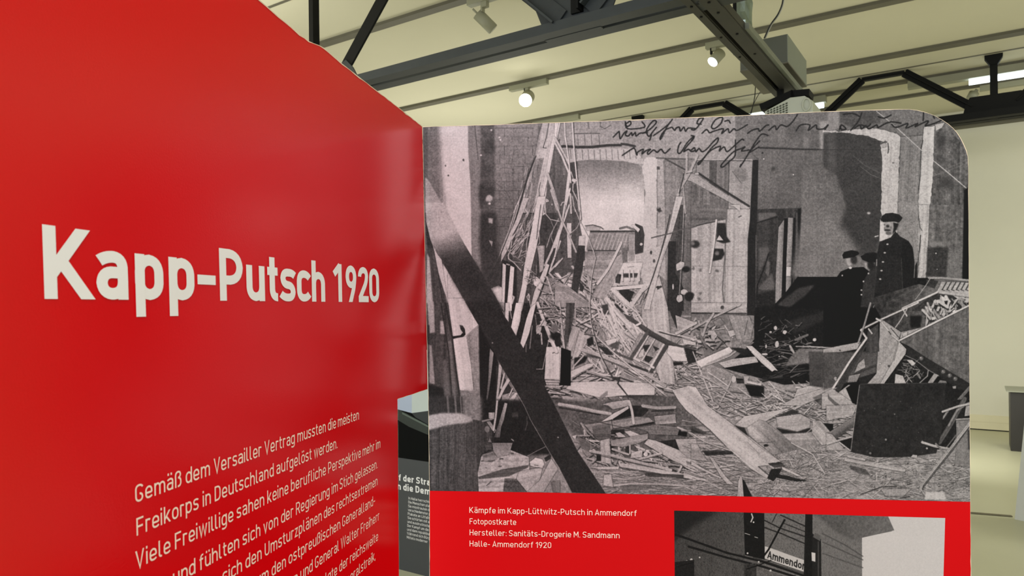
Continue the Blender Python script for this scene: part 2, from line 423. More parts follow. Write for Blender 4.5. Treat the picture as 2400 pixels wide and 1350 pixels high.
    def bricks(s, x0, y0, x1, y1, bw, bh, dark, al=0.5, slope=0.0):
        y = y0; r = 0
        while y < y1:
            s.line([(x0, y), ((x0 + x1) / 2, y + slope * (x1 - x0) / 2 + s.R.gauss(0, .5)), (x1, y + slope * (x1 - x0))], 1.3, dark, al=al * s.R.uniform(.3, 1))
            x = x0 + (r % 2) * bw / 2
            while x < x1:
                yy = y + slope * (x - x0)
                s.line([(x, yy), (x, yy + bh)], 1.3, dark, al=al * s.R.uniform(.1, 1)); x += bw
            y += bh; r += 1

def paint_rubble():
    c = Canvas(984, 245, 2285, 1190, 1.3, seed=7, base=118)
    K = 5.624
    TO = {'%d%d' % (i, j): ((980, 1300, 1620, 1940)[i], (250, 480, 710, 940)[j]) for i in range(4) for j in range(4)}
    def pp(t, st):
        ox, oy = TO[t]; v = [float(q) for q in st.replace(',', ' ').split()]
        return [(ox + v[i] / K, oy + v[i + 1] / K) for i in range(0, len(v), 2)]
    def P(t, st, val, **k):
        if 'grad' in k:
            g = k['grad']; a, b = pp(t, '%f %f %f %f' % g[:4]); k['grad'] = (a[0], a[1], b[0], b[1], g[4])
        c.poly(pp(t, st), val, **k)
    def Ln(t, st, w, val, **k):
        if c.wood and w >= 16 and val >= 140 and k.get('al', 1) == 1:
            c.line([(x + .7, y + .9) for x, y in pp(t, st)], (w + 6) / K, 52, w1=((k['w1'] + 6) / K if 'w1' in k else None), al=.7)
        if 'w1' in k: k['w1'] = k['w1'] / K
        c.line(pp(t, st), w / K, val, **k)
        if c.wood and w >= 20 and 90 <= val and k.get('al', 1) == 1:
            for q in range(2 if w < 34 else 4):
                o = c.R.uniform(-.38, .38) * w / K; P_ = pp(t, st); dx, dy = P_[-1][0] - P_[0][0], P_[-1][1] - P_[0][1]; l = math.hypot(dx, dy) + 1e-6
                c.line([(x - dy / l * o, y + dx / l * o) for x, y in P_], .7, val * c.R.choice((.68, .78, 1.12)), al=.6)
    def B(t, x, y, r, val, ry=None, **k):
        (px, py), = pp(t, '%f %f' % (x, y)); c.blob(px, py, r / K, val, ry=(ry / K if ry else None), **k)
    def Db(t, st, n, ang, dang, ln, wd, vals, **k):
        c.debris(pp(t, st), n, ang, dang, (ln[0] / K, ln[1] / K), (wd[0] / K, wd[1] / K), vals, **k)
    # ---- broad areas
    P('00', '0 150 1900 150 1900 2700 0 2700', 116, grad=(900, 200, 1300, 2600, 88), nz=14)
    P('10', '0 100 1900 100 1900 800 0 800', 148, nz=18)
    P('20', '-100 60 600 60 600 700 -100 700', 150, nz=14)
    P('20', '580 60 2000 60 2000 2800 580 2800', 118, grad=(600, 300, 2100, 1400, 84), nz=14)
    P('30', '0 0 1950 0 1950 2800 0 2800', 106, nz=16, al=.8)
    # ---- left wall, bright plaster pier, grey post
    P('00', '1000 200 1580 200 1560 1400 1000 1500', 138, grad=(1100, 250, 1100, 1400, 108), nz=16)
    c.bricks(1160, 300, 1250, 560, 22, 21, 66, .8); c.bricks(1030, 310, 1096, 600, 30, 31, 150, .6)
    P('00', '60 200 300 200 330 1400 60 1400', 118, nz=14, blur=2)
    P('00', '270 200 655 200 662 600 690 1000 700 1500 715 2700 330 2700 330 1100 290 500', 205, nz=6, blur=1)
    P('00', '60 200 130 200 130 1500 60 1500', 95, blur=2)
    P('00', '250 200 300 200 380 1400 300 1500', 150, blur=3, al=.7)
    P('00', '660 200 830 200 830 2200 720 2200 700 1300 690 900 665 600', 128, nz=12)
    Ln('00', '745 240 770 500 790 700', 10, 82); Ln('00', '690 1000 700 1350', 5, 150, al=.5)
    P('00', '830 200 1000 200 1010 1300 830 1350', 92, nz=20, blur=2)
    P('00', '870 440 990 430 1000 600 960 640 880 620', 64, blur=4, nz=14); P('00', '830 780 985 760 980 920 830 930', 72, blur=4, nz=14); P('00', '810 1000 1000 1060 1010 1160 820 1360 800 1200', 60, blur=4, nz=14)
    P('00', '820 230 1000 230 1010 2000 840 2000', 84, blur=6, nz=26, al=.5, cell=6)
    B('00', 935, 1210, 42, 165, rough=.2, blur=1); B('00', 942, 1278, 15, 200)
    for q in [(965, 310), (1072, 405), (1085, 438), (828, 640)]: B('00', q[0], q[1], 13, 190)
    for q in [(362, 780, 12), (398, 908, 12), (600, 705, 14), (1455, 415, 12), (1250, 830, 14), (1250, 880, 12), (1385, 787, 10)]: B('00', q[0], q[1], q[2], 85, rough=.3)
    Ln('00', '960 950 1160 1120 1250 1290', 9, 84, al=.8); Ln('00', '1290 520 1310 555 1260 590 1240 700', 9, 84, al=.7)
    Ln('00', '1270 785 1385 790', 7, 80); Ln('00', '1410 650 1410 740', 7, 90); Ln('00', '1110 800 1230 815', 6, 84); Ln('00', '1250 820 1250 1350', 9, 84, al=.6)
    # ---- vaulted recess in the middle with bright back wall
    P('10', '200 740 330 712 500 698 700 708 900 718 1100 760 1180 820 1180 2100 340 2100 300 900', 118, grad=(700, 760, 700, 1250, 208), nz=8)
    P('10', '0 720 300 720 330 1400 340 2000 0 2000', 92, nz=12)
    P('10', '205 740 300 730 300 1150 215 1150', 72, blur=1)
    B('10', 960, 1075, 90, 188, ry=40, blur=5); B('10', 1090, 1075, 10, 225)
    P('11', '350 0 1190 0 1180 300 1160 700 420 700 400 300', 206, nz=5)
    # arch bricks
    P('10', '190 565 380 560 700 548 1050 560 1160 690 1170 760 1100 755 900 715 700 705 500 696 330 710 200 738', 172, nz=10)
    for i in range(13):
        x = 205 + i * 78; Ln('10', '%d 565 %d %d' % (x, x + 8, 700 - abs(i - 5) * 3), 9, 96, al=.85)
    P('10', '270 365 600 365 700 400 690 500 300 500', 160, nz=12)
    for x in (300, 390, 480, 580): Ln('10', '%d 370 %d 500' % (x, x + 10), 9, 92, al=.8)
    Ln('10', '265 355 470 350 590 350', 12, 92); Ln('10', '440 200 450 290', 9, 90); Ln('10', '600 200 600 260 660 290 740 240', 8, 84)
    Ln('10', '0 545 120 520 300 532 500 530 700 508 870 505', 34, 62, blur=0); Ln('10', '880 490 960 500 1055 520', 30, 66)
    c.bricks(1345, 287, 1425, 312, 16, 16, 95, .5)
    # plaster jamb
    P('10', '1170 720 1210 670 1300 665 1360 680 1345 1000 1350 2150 1120 2150 1160 1750 1180 1350 1190 1100 1170 900 1150 800', 190, nz=10, rough=1.0)
    P('10', '1350 700 1480 690 1490 1500 1480 2300 1350 2200', 160, nz=14, blur=1)
    Ln('10', '1355 790 1345 1050 1355 1330', 9, 112); P('10', '1345 790 1385 790 1385 830 1345 830', 78)
    B('11', 1375, 70, 32, 62, rough=.2, blur=1); Ln('11', '1350 100 1345 300', 9, 88)
    P('11', '1060 660 1170 610 1400 540 1330 900 1240 1300 1000 1100 1100 900', 178, nz=8)
    c.wood = 7
    # ---- timber door
    P('20', '-170 690 815 700 780 1400 735 2780 -170 2780 -130 1400', 148, nz=14)
    P('10', '1440 700 1860 700 1860 2700 1480 2700 1460 1300', 126, nz=18)
    for x0, x1, v in ((70, 240, 132), (240, 335, 92), (335, 490, 120), (500, 800, 148)):
        P('20', '%d 715 %d 715 %d 1500 %d 1500' % (x0, x1, x1 - 10, x0 - 10), v, nz=10)
    Ln('20', '70 690 800 698', 11, 168); Ln('20', '60 708 800 715', 8, 92); Ln('20', '500 700 490 1100', 8, 72)
    Ln('10', '1340 675 1740 690', 18, 92); Ln('10', '1460 690 1720 830', 20, 78)
    P('20', '-60 1010 0 1000 480 1280 470 2750 -170 2750', 106, nz=16)
    for x in (150, 280, 380): Ln('20', '%d 1100 %d 1700' % (x, x - 10), 9, 78, al=.6)
    P('20', '-110 860 70 895 470 1160 770 1330 740 1390 560 1290 0 985 -90 960', 152, nz=8)
    Ln('20', '100 880 450 1115 760 1310', 28, 58); B('20', 75, 885, 28, 175, ry=16)
    P('20', '540 850 650 1000 740 960 730 820 600 800', 122, blur=3); Ln('20', '540 850 660 1010', 7, 90)
    P('21', '0 60 470 60 460 1360 0 1360', 158, grad=(200, 100, 200, 600, 162), nz=12)
    P('21', '0 0 470 0 465 190 250 240 0 300', 108, nz=14)
    P('21', '470 60 775 60 765 400 735 1360 440 1360', 166, nz=9)
    Ln('21', '468 0 440 700 410 1100 430 1340', 17, 106); Ln('21', '0 805 740 812', 5, 118); Ln('21', '560 1000 540 1300', 10, 140, al=.4)
    P('21', '480 0 640 0 650 90 560 20', 172)
    Ln('21', '0 300 120 260 330 215', 13, 64)
    P('21', '340 240 450 240 470 420 520 490 420 510 330 480', 48, blur=1); P('21', '330 470 370 400 425 470', 185)
    P('21', '300 575 420 580 440 650 400 720 280 745', 46, blur=1); B('21', 340, 640, 28, 120, blur=2)
    B('21', 50, 520, 62, 52, ry=52, blur=2); B('21', 20, 510, 25, 130, blur=2); Ln('21', '620 160 655 145', 12, 70)
    P('21', '335 205 300 500 235 895 250 895 262 700 312 500', 205); Ln('21', '328 200 298 500 240 890', 24, 205)
    for q in [(30, 840), (120, 860), (340, 870), (120, 1170), (100, 1240), (560, 1330)]: B('21', q[0], q[1], 22, 100, rough=.3, blur=1)
    B('21', 5, 1190, 35, 58, blur=1)
    # dark gap right of door
    P('20', '810 705 885 700 872 1420 850 1800 845 2900 735 2900 745 1750 772 1500', 42, nz=5)
    Ln('20', '890 540 1200 550 1500 562 1900 562', 23, 62); Ln('20', '820 640 880 690', 20, 80, al=.7)
    P('20', '1690 200 1900 180 1900 560 1700 560', 146, blur=3); P('20', '1480 200 1560 200 1550 540 1480 540', 132, blur=3, al=.7)
    B('20', 1080, 820, 26, 66, blur=2); B('20', 1345, 897, 8, 225); B('20', 1770, 990, 15, 165); B('20', 940, 610, 14, 60); B('20', 955, 690, 12, 175)
    P('20', '1280 230 1500 230 1600 400 1250 400', 84, blur=8, al=.6)
    # window frame
    P('21', '870 60 1450 40 1440 500 1400 1000 1100 1320 850 1340 860 300', 62, nz=12)
    P('21', '880 110 1110 100 1130 140 890 220', 96, blur=1); P('21', '890 560 1020 560 1020 640 890 900', 88, blur=2)
    P('21', '880 1100 1060 900 1100 1050 1090 1120 930 1130', 96, blur=2); P('21', '1000 740 1040 760 1020 960 980 900', 98, blur=1)
    P('21', '1150 300 1225 190 1205 900 1185 1260 1105 1300 1115 900', 134, nz=8)
    P('21', '1225 180 1275 180 1262 600 1245 1160 1190 1200 1205 700', 34)
    P('21', '1275 170 1350 170 1335 700 1310 1110 1245 1160 1255 700', 130, nz=8)
    P('21', '1345 170 1375 170 1360 900 1320 1090 1315 940', 36); Ln('21', '1390 110 1385 500 1378 1000', 20, 92)
    P('21', '1400 60 1452 40 1440 480 1415 960 1395 960 1415 480', 36)
    P('21', '1255 818 1315 820 1308 940 1250 942', 205)
    Ln('21', '850 240 980 200 1130 160', 14, 40); Ln('21', '1020 640 940 880 870 1060 860 1200', 17, 40); Ln('21', '850 400 850 700', 9, 100)
    # right back wall under the vault
    P('21', '1450 -500 2400 -700 2400 950 1405 958 1435 500 1455 30', 124, grad=(1500, 500, 2300, -100, 92), nz=14, blur=2)
    P('30', '-60 350 180 340 420 372 560 402 705 455 690 500 715 650 705 1400 695 1750 560 1800 300 1500 120 900 -60 800', 68, nz=9, blur=2)
    P('30', '0 340 110 345 100 900 0 900', 90, blur=5, al=.7)
    P('31', '250 0 705 0 690 480 640 700 200 620 120 400', 66, nz=9, blur=6)
    P('31', '-300 200 200 300 400 600 150 950 -500 950', 116, nz=10, blur=9)
    Ln('30', '-400 560 300 565 690 572', 10, 58, al=.6)
    P('30', '150 60 700 60 700 210 480 260 300 270 150 200', 82, blur=3, nz=12)
    P('30', '0 60 150 60 150 300 0 300', 132, blur=2)
    # lit brick arch and pillars
    P('30', '-70 310 170 325 400 296 640 288 780 318 880 350 962 402 950 560 940 900 925 1400 915 1800 705 1800 703 1400 715 650 690 505 790 468 700 452 560 402 420 372 180 340 -70 345', 176, rough=1.3, nz=14)
    Ln('30', '790 480 800 560 790 610', 13, 70); B('30', 860, 742, 18, 110, ry=9); B('30', 740, 510, 30, 150)
    P('30', '962 400 1250 380 1235 560 1205 1350 1195 1700 920 1750 925 1350', 122, nz=16)
    P('30', '1270 270 1412 250 1402 500 1388 900 1345 1350 1335 1900 1185 1900 1200 1060 1232 560', 174, rough=1.0, nz=12)
    Ln('30', '1250 440 1228 560 1218 900 1195 1100', 10, 56); P('30', '1415 238 1545 205 1475 330 1425 375', 165)
    P('30', '1400 330 1560 250 1760 480 1850 700 1855 1350 1350 1350 1390 900', 92, nz=26, cell=9)
    B('30', 1560, 1000, 90, 70, ry=80, blur=7); B('30', 1500, 450, 70, 70, blur=7); B('30', 1600, 600, 14, 130)
    Ln('30', '1380 925 1600 800 1850 690', 7, 128, al=.6); Ln('30', '1380 915 1620 830 1850 740', 6, 128, al=.6)
    Ln('30', '330 640 480 770 600 830 700 880', 6, 112, al=.7); Ln('30', '430 790 560 890 700 950', 7, 116, al=.8)
    Ln('30', '640 60 830 210 1240 580', 8, 190); Ln('30', '1370 695 1560 850 1850 1095', 10, 192)
    # lower right wall
    P('31', '915 -40 1195 -40 1200 560 1170 800 1130 1180 1100 900 980 400 900 320 985 200', 132, nz=14, blur=2)
    P('31', '1195 0 1340 0 1320 500 1285 1180 1190 1250 1185 1000 1205 600 1225 400', 170, nz=12, rough=1)
    P('31', '1215 400 1228 400 1215 600 1180 760 1170 1180 1130 1220 1150 800 1195 720 1208 570', 40); Ln('31', '1190 150 1210 290 1240 340', 9, 70)
    Ln('31', '1060 350 1110 430 1130 560', 9, 110)
    P('31', '1340 0 1795 0 1770 960 1300 940', 102, nz=24, cell=8)
    P('31', '1312 560 1590 560 1560 960 1295 940', 62, blur=2, nz=14); P('31', '1600 630 1750 630 1750 950 1600 950', 112, blur=3, nz=12)
    Ln('31', '1560 420 1640 330 1770 300', 9, 78, al=.7); P('31', '1340 490 1520 490 1520 540 1340 540', 128, blur=2)
    P('30', '1795 1100 1870 1050 1870 2300 1770 2300 1790 1400', 26, blur=1); B('31', 1425, 640, 10, 190); B('31', 1440, 850, 8, 170)
    # ---- dark floor zone behind
    P('21', '845 1180 1100 1130 1110 1380 845 1380', 44, nz=10, blur=2); P('22', '0 130 830 160 845 60 1090 30 1300 -200 1400 -330 3200 -330 3200 300 3760 600 3760 1200 1700 1150 1000 1300 600 1130 360 900 830 520', 34, nz=8)
    P('21', '1400 950 2350 950 2350 1370 1080 1370', 29); P('21', '1130 1320 1400 1100 1640 1050 1500 1200 1300 1350', 66, blur=2, nz=10)
    P('22', '1250 250 1750 100 1800 200 1350 420', 52, blur=4)
    P('22', '0 140 250 140 560 150 830 165 830 480 700 620 500 600 0 520', 118, nz=26, cell=6)
    P('22', '490 160 760 170 820 300 780 480 600 480', 138, nz=16); Ln('22', '740 230 700 420', 8, 70)
    P('22', '0 0 735 0 722 128 0 122', 160, nz=8); Ln('22', '0 138 740 140', 13, 60); B('22', 410, 60, 25, 80)
    # ---- debris beds
    P('12', '-200 -330 1150 -330 1300 250 1900 400 2000 800 4200 1400 4200 2700 1600 2700 -200 2700', 138, nz=26, cell=7)
    P('23', '0 -130 1900 -260 1900 1300 0 1300', 146, nz=20, cell=6); P('33', '0 200 1950 560 1950 1400 0 1400', 148, nz=18, cell=6)
    P('01', '1230 150 1500 -200 1600 -200 1560 900 1440 1400 1200 1400 1160 700', 78, nz=14)
    P('01', '1600 -100 1870 -100 1870 900 1560 950', 66, nz=12)
    P('01', '1100 720 1300 780 1300 1400 1060 1400', 52)
    P('02', '1150 0 1900 0 1900 1300 1500 1100 1150 300', 50, nz=12)
    P('11', '0 900 300 850 560 750 900 760 1100 1000 1200 1350 0 1350', 150, nz=22)
    P('11', '0 100 300 100 420 700 260 900 0 1000', 84, nz=14)
    Db('11', '0 1000 560 800 1100 1100 1250 1350 0 1350', 130, 60, 45, (120, 420), (8, 34), (130, 212), shadow=58)
    Db('12', '0 0 1100 0 1200 300 900 700 0 650', 240, 55, 42, (100, 480), (7, 30), (120, 212), shadow=56)
    Db('12', '500 0 1100 100 1150 700 850 700', 70, 62, 14, (150, 500), (8, 30), (165, 215), shadow=110)
    Db('12', '0 900 1850 900 1850 1400 0 1400', 150, 10, 28, (100, 420), (8, 32), (135, 205), shadow=58)
    Db('12', '1200 600 1900 450 1900 1000 1300 1000', 80, 0, 45, (60, 260), (8, 26), (120, 200), shadow=50)
    Db('22', '0 250 500 350 500 560 0 600', 46, 20, 50, (50, 200), (10, 34), (110, 195), shadow=50)
    Db('22', '0 860 600 1100 1000 1270 1700 1150 1900 1100 1900 1400 0 1400', 260, 13, 24, (90, 420), (5, 17), (130, 200), shadow=70)
    Db('22', '900 450 1500 450 1700 700 1200 760', 30, 20, 50, (30, 110), (7, 20), (70, 150), shadow=25)
    Db('22', '1100 800 1700 640 1700 1000 1000 1000', 30, -8, 14, (100, 400), (7, 22), (50, 105), shadow=25)
    c.wood = 9
    Db('22', '880 420 1850 600 1850 820 1000 900 850 600', 60, -4, 30, (40, 240), (6, 16), (58, 125), shadow=22)
    Db('22', '840 200 1300 150 1600 420 1000 560', 34, -20, 50, (30, 120), (6, 18), (50, 110), shadow=20)
    # ---- upper left timbers and laths
    P('00', '1640 210 1860 200 1800 520 1730 900 1640 1400 1250 1400 1420 1000 1540 650 1590 380', 172, nz=14)
    P('00', '1560 700 1650 680 1600 900 1500 1400 1420 1400 1480 1000', 128, nz=20, cell=3)
    for k in range(26):
        x = 1480 + c.R.uniform(-60, 110); y = 760 + c.R.uniform(0, 560); xo = (y - 760) * -.28
        Ln('00', '%f %f %f %f' % (x + xo, y, x + xo - 18, y + 90), 7, c.R.choice((70, 84, 200)), al=.8)
    Ln('00', '1720 215 1690 400 1645 540 1690 545', 9, 66); Ln('00', '1550 650 1490 800 1430 970 1370 1180 1300 1400', 16, 62, w1=26)
    Ln('00', '1845 200 1770 560 1710 880 1640 1400', 60, 206); Ln('00', '1700 880 1640 1150 1600 1400', 42, 205); Ln('00', '1610 1000 1590 1090 1620 1350', 9, 80)
    P('00', '1800 480 1870 420 1870 1400 1660 1400 1710 950 1730 870', 96, nz=14)
    P('10', '0 520 110 600 190 780 170 900 60 900 0 800', 110, nz=10)
    Ln('00', '1800 400 1870 540', 26, 178); Ln('00', '1700 880 1780 1110 1850 1350', 38, 178); Ln('10', '-40 1100 40 1350', 44, 180)
    P('10', '0 200 50 200 20 400 0 420', 208)
    Ln('10', '0 405 110 600 190 760', 26, 198); Ln('10', '0 470 100 660 180 860', 26, 192); Ln('10', '195 850 165 1100 130 1400', 38, 205)
    Ln('10', '140 205 145 380 190 680 208 860', 6, 60); Ln('10', '130 205 135 380 180 680 198 860 210 1000', 15, 212)
    Ln('10', '245 205 270 600 300 900 345 1360', 6, 52); Ln('10', '230 205 255 600 285 900 330 1360', 17, 210)
    Ln('10', '215 860 240 940 270 1000 240 1020 235 1100 300 1240 320 1380', 11, 190); B('10', 255, 970, 26, 190, rough=.3)
    Ln('10', '80 1300 100 1260 150 1250', 10, 200); Ln('10', '200 1080 170 1200 120 1400', 22, 208); Ln('10', '205 1150 215 1400', 24, 200); Ln('10', '230 1180 270 1380', 11, 190)
    Ln('00', '1690 1215 1640 1400', 8, 190); B('00', 1700, 1240, 25, 180, rough=.3); B('00', 1765, 1290, 15, 150)
    # main laths of tile 01
    for a in ('1300 0 1200 330 1110 560 1040 740 965 860', '1322 0 1222 330 1130 570'): Ln('01', a, 17, 165, w1=12)
    Ln('01', '1312 0 1212 330 1120 570 1040 760', 7, 60, al=.8)
    P('01', '1385 -90 1460 -90 1330 240 1245 400 1200 560 1090 760 1100 640 1190 420 1290 200', 172, nz=10)
    Ln('01', '1410 60 1440 100 1350 300 1240 420 1215 600 1185 660 1190 710 1260 760 1350 860', 11, 192)
    Ln('01', '1535 30 1530 150 1400 380 1230 600', 9, 190); Ln('01', '1480 50 1380 250 1240 560', 9, 180); Ln('01', '1450 380 1240 640', 34, 172)
    Db('01', '1250 420 1500 0 1560 0 1500 400 1260 620', 34, 115, 22, (60, 260), (5, 12), (150, 205), shadow=50)
    Db('01', '1200 620 1480 560 1430 780 1300 780', 14, 30, 60, (60, 200), (5, 12), (140, 190), shadow=48)
    P('01', '1575 -110 1680 -110 1610 300 1560 560 1500 800 1440 1050 1370 1400 1295 1400 1370 1050 1400 800 1450 560 1500 300', 204, nz=6)
    Ln('01', '1640 0 1590 330', 22, 205); Ln('01', '1615 0 1580 260 1560 450', 9, 60)
    Ln('01', '1590 330 1600 500 1560 560', 8, 170); Ln('01', '1530 180 1460 330 1425 520 1430 700', 8, 178)
    P('01', '1565 540 1670 535 1655 860 1600 900 1590 700', 150, nz=10); Ln('01', '1670 0 1680 120 1740 190 1856 215', 10, 196)
    Ln('01', '1850 180 1740 400 1690 560', 8, 184); Ln('01', '1745 200 1785 300 1750 420 1780 510', 7, 150)
    Ln('01', '1860 330 1760 600 1670 800', 26, 198); Ln('01', '1870 480 1800 680 1720 890', 24, 196); Ln('01', '1860 740 1720 890 1860 1050', 22, 180)
    P('01', '1690 770 1740 800 1660 1000 1590 1200 1500 1400 1470 1400 1530 1150 1600 980', 192, nz=6); Ln('01', '1735 800 1680 980 1600 1200', 17, 46)
    P('01', '1505 990 1560 945 1620 1000 1560 1080 1530 1060', 200); Ln('01', '1440 1050 1420 1200', 9, 70)
    Db('01', '1430 830 1560 830 1560 960 1430 1100', 22, 60, 60, (30, 120), (5, 10), (120, 200), shadow=40)
    Db('01', '1700 950 1870 950 1870 1400 1560 1400', 36, 40, 40, (80, 240), (8, 26), (110, 195), shadow=45)
    Ln('01', '1460 1170 1430 1210 1450 1260 1470 1200 1450 1170 1480 1340', 8, 190)
    P('01', '1115 770 1158 795 1135 1400 1090 1400', 200); P('01', '1217 800 1268 825 1232 1400 1165 1400', 200)
    Ln('01', '1165 780 1200 790', 14, 180); P('01', '955 1110 1060 1062 1105 1092 1095 1340 1050 1290', 190, rough=.6); Ln('01', '1240 1200 1262 1215 1235 1300', 20, 190)
    P('01', '830 100 1040 100 1050 560 1100 800 1100 1080 950 1090 850 900 800 500', 62, blur=5, nz=10, al=.9)
    P('01', '925 175 985 180 980 250 930 235', 170, blur=1); P('01', '930 465 985 480 972 555', 150)
    # shelf, heap and chair in the recess
    P('11', '1060 245 1160 285 1185 400 1165 630 1060 655 1055 370', 66); B('11', 1140, 520, 20, 185)
    P('11', '470 360 1060 350 1045 600 420 600', 128, nz=16)
    for k in range(9): Ln('11', '%d 380 %d 590' % (580 + k * 48, 500 + k * 50), 15, 166)
    Ln('11', '470 350 1060 345', 20, 58); Ln('11', '440 603 800 603', 15, 62); Ln('11', '400 275 500 265 600 290 640 320', 14, 90)
    P('11', '410 290 500 270 600 300 600 335 420 335', 168); Ln('11', '860 310 950 290 1050 330', 30, 112); P('11', '1010 265 1060 270 1125 320 1100 365', 196)
    P('11', '970 390 1062 390 1045 740 978 740', 158, nz=12); P('11', '880 570 965 560 960 760 900 760', 108, blur=1, nz=16)
    P('11', '400 620 900 620 800 800 560 1000 400 900', 146, nz=20)
    P('11', '800 770 1160 760 1100 1050 700 1080', 192, nz=8); P('11', '805 900 880 920 860 1040 800 1030', 62); P('11', '900 905 1100 900 1080 960 900 960', 70)
    for x in (890, 980, 1030, 1110): Ln('11', '%d 860 %d 1000' % (x, x + 4), 17, 196)
    Ln('11', '960 820 1040 812', 8, 110); P('11', '820 1060 1050 1150 990 1290 860 1170', 52)
    Ln('11', '710 1110 1250 1062', 44, 204); Ln('11', '780 1130 1010 1370', 62, 200); Ln('11', '1180 1080 990 1350', 54, 190); Ln('11', '1150 1150 1250 1060', 20, 180)
    P('11', '880 640 900 760 700 1180 640 1240 490 1210 560 1060 800 700', 146, nz=12); Ln('11', '875 500 800 660 700 850 560 1040', 30, 206)
    P('11', '310 540 402 540 370 850 300 1170 240 1400 170 1400 220 1100 260 800', 60, nz=8)
    P('11', '320 410 400 405 392 538 312 535', 178); P('11', '160 240 220 240 222 700 170 700', 190)
    Ln('11', '130 0 100 200 0 560', 22, 200); Ln('11', '190 0 60 400 0 680', 20, 196); Ln('11', '20 0 90 200 180 380 280 620', 24, 172); Ln('11', '0 820 100 705', 16, 190)
    Ln('11', '335 0 352 190 300 300 200 395', 16, 84); Ln('11', '332 0 345 190 293 300 195 385', 8, 176)
    Ln('11', '250 0 340 220 450 430 530 640 545 700 490 960 465 1350', 10, 78); Ln('11', '244 0 334 220 444 430 520 640 536 700 480 960 455 1350', 9, 192)
    P('11', '0 1000 160 1060 420 1260 470 1350 0 1350', 150, nz=16); Ln('11', '0 1060 180 1150 440 1310', 44, 138)
    P('11', '0 830 250 850 250 890 0 900', 90); P('11', '330 1010 390 1080 370 1150 330 1130', 56)
    # long lath before the door, cloth bits
    P('11', '1590 0 1690 0 1720 140 1700 700 1660 1350 1480 1350 1490 700 1560 300', 88, nz=16)
    P('11', '1495 480 1600 480 1590 900 1700 1100 1700 1400 1480 1400', 52, nz=8)
    P('11', '1380 940 1490 1350 1590 2370 1400 2340 1160 1700 1150 1350 1250 1080', 162, nz=7)
    P('12', '1490 0 1660 0 1680 130 1610 340 1530 150', 54); P('12', '1590 160 1860 260 1620 365', 158, nz=10)
    Ln('10', '1880 640 1760 900 1640 1100 1560 1380', 30, 168); Ln('10', '1740 600 1735 860 1800 850', 28, 172); Ln('10', '1705 870 1640 1140', 12, 58); Ln('10', '1690 1050 1720 1400', 20, 160)
    P('11', '1600 -110 1690 -110 1560 340 1400 780 1250 1380 1170 1380 1290 960 1430 560 1500 330', 184, nz=8)
    Ln('11', '1520 130 1470 350 1400 620 1290 960 1190 1230', 12, 52); Ln('11', '1700 0 1680 600 1640 1180', 11, 165, al=.8)
    Ln('11', '1275 435 1400 405 1530 375 1640 330 1860 285', 15, 96); Ln('11', '1275 430 1400 400 1530 370', 5, 60)
    P('11', '1600 785 1660 745 1710 760 1700 840 1610 870', 192, rough=.5); B('11', 1730, 850, 55, 46, ry=40, blur=1)
    B('11', 1645, 1235, 42, 178, ry=52, rough=.1); B('11', 1710, 1150, 50, 180, ry=36, rough=.1); B('11', 1770, 1210, 60, 46, ry=62, blur=1)
    B('11', 1270, 630, 14, 70, ry=26); B('11', 1310, 740, 16, 80, ry=26); B('11', 1370, 1090, 40, 70, ry=28, rough=.3); B('11', 1560, 1080, 12, 170, ry=40)
    # ---- central heap
    P('12', '240 300 330 330 380 420 240 720 170 640 190 450', 162, nz=10); P('12', '330 360 470 440 300 730 230 740', 168, nz=10)
    P('12', '0 380 80 400 80 590 0 580', 44); P('12', '150 0 265 0 240 250 190 450 150 620 105 590 140 330', 72, nz=10); Ln('12', '60 0 100 400 130 640', 24, 180); Ln('12', '0 30 60 90', 26, 60)
    P('12', '420 480 500 440 520 540 440 580', 46, blur=1); P('12', '260 720 440 700 400 780 250 850', 44, blur=1); P('12', '560 555 690 590 780 690 680 680', 56)
    P('12', '620 30 700 10 720 150 650 150', 66, blur=1); P('12', '660 500 830 460 800 520 700 560', 196); P('12', '740 540 860 500 840 620 720 580', 84, blur=1)
    Ln('12', '350 610 600 690 860 790 1200 930 1450 1090', 44, 178); Ln('12', '380 690 640 740 860 830 1100 960', 14, 88)
    Ln('12', '230 1000 250 830 380 690', 20, 170); P('12', '210 900 440 800 525 800 500 830 215 990', 194); Ln('12', '240 1000 500 850', 16, 56)
    P('12', '220 1045 700 1030 1330 1060 1312 1215 1000 1212 600 1250 150 1130', 192, nz=8); P('12', '600 1235 695 1160 690 1210 600 1275', 132)
    P('12', '940 1220 1310 1215 1600 1250 1650 1350 1180 1350', 46, blur=1); Ln('12', '0 1232 300 1270 640 1305', 48, 184); Ln('12', '80 1300 300 1330 620 1345', 34, 50)
    Ln('12', '430 900 600 960 740 1000', 32, 150); Ln('12', '460 930 720 1010', 10, 60); Ln('12', '450 740 620 900', 14, 186); Ln('12', '590 780 640 900', 34, 190); P('12', '790 960 850 830 840 900 820 975', 200)
    # broken chair frame
    P('12', '1120 400 1480 530 1260 900 960 720', 146, nz=22)
    P('12', '1150 560 1260 550 1200 650', 56); P('12', '1200 690 1300 720 1240 790 1180 760', 54); P('12', '1290 560 1380 600 1330 640', 62); P('12', '1100 640 1180 600 1170 700 1110 720', 190)
    Ln('12', '1240 410 1050 735', 19, 200); Ln('12', '1320 470 1150 755', 18, 190); Ln('12', '1440 535 1240 880', 26, 204)
    Ln('12', '890 100 1000 60 1120 0', 12, 180); Ln('12', '940 10 1080 120 1200 300', 26, 196); Ln('12', '800 20 900 120', 30, 60)
    Ln('12', '900 125 1100 285 1240 375 1480 490 1620 560 1880 590', 10, 205)
    P('12', '900 130 1000 180 1180 300 1300 380 1500 490 1640 550 1870 590 1870 610 1640 590 1480 560 1240 430 1100 310 960 220', 72)
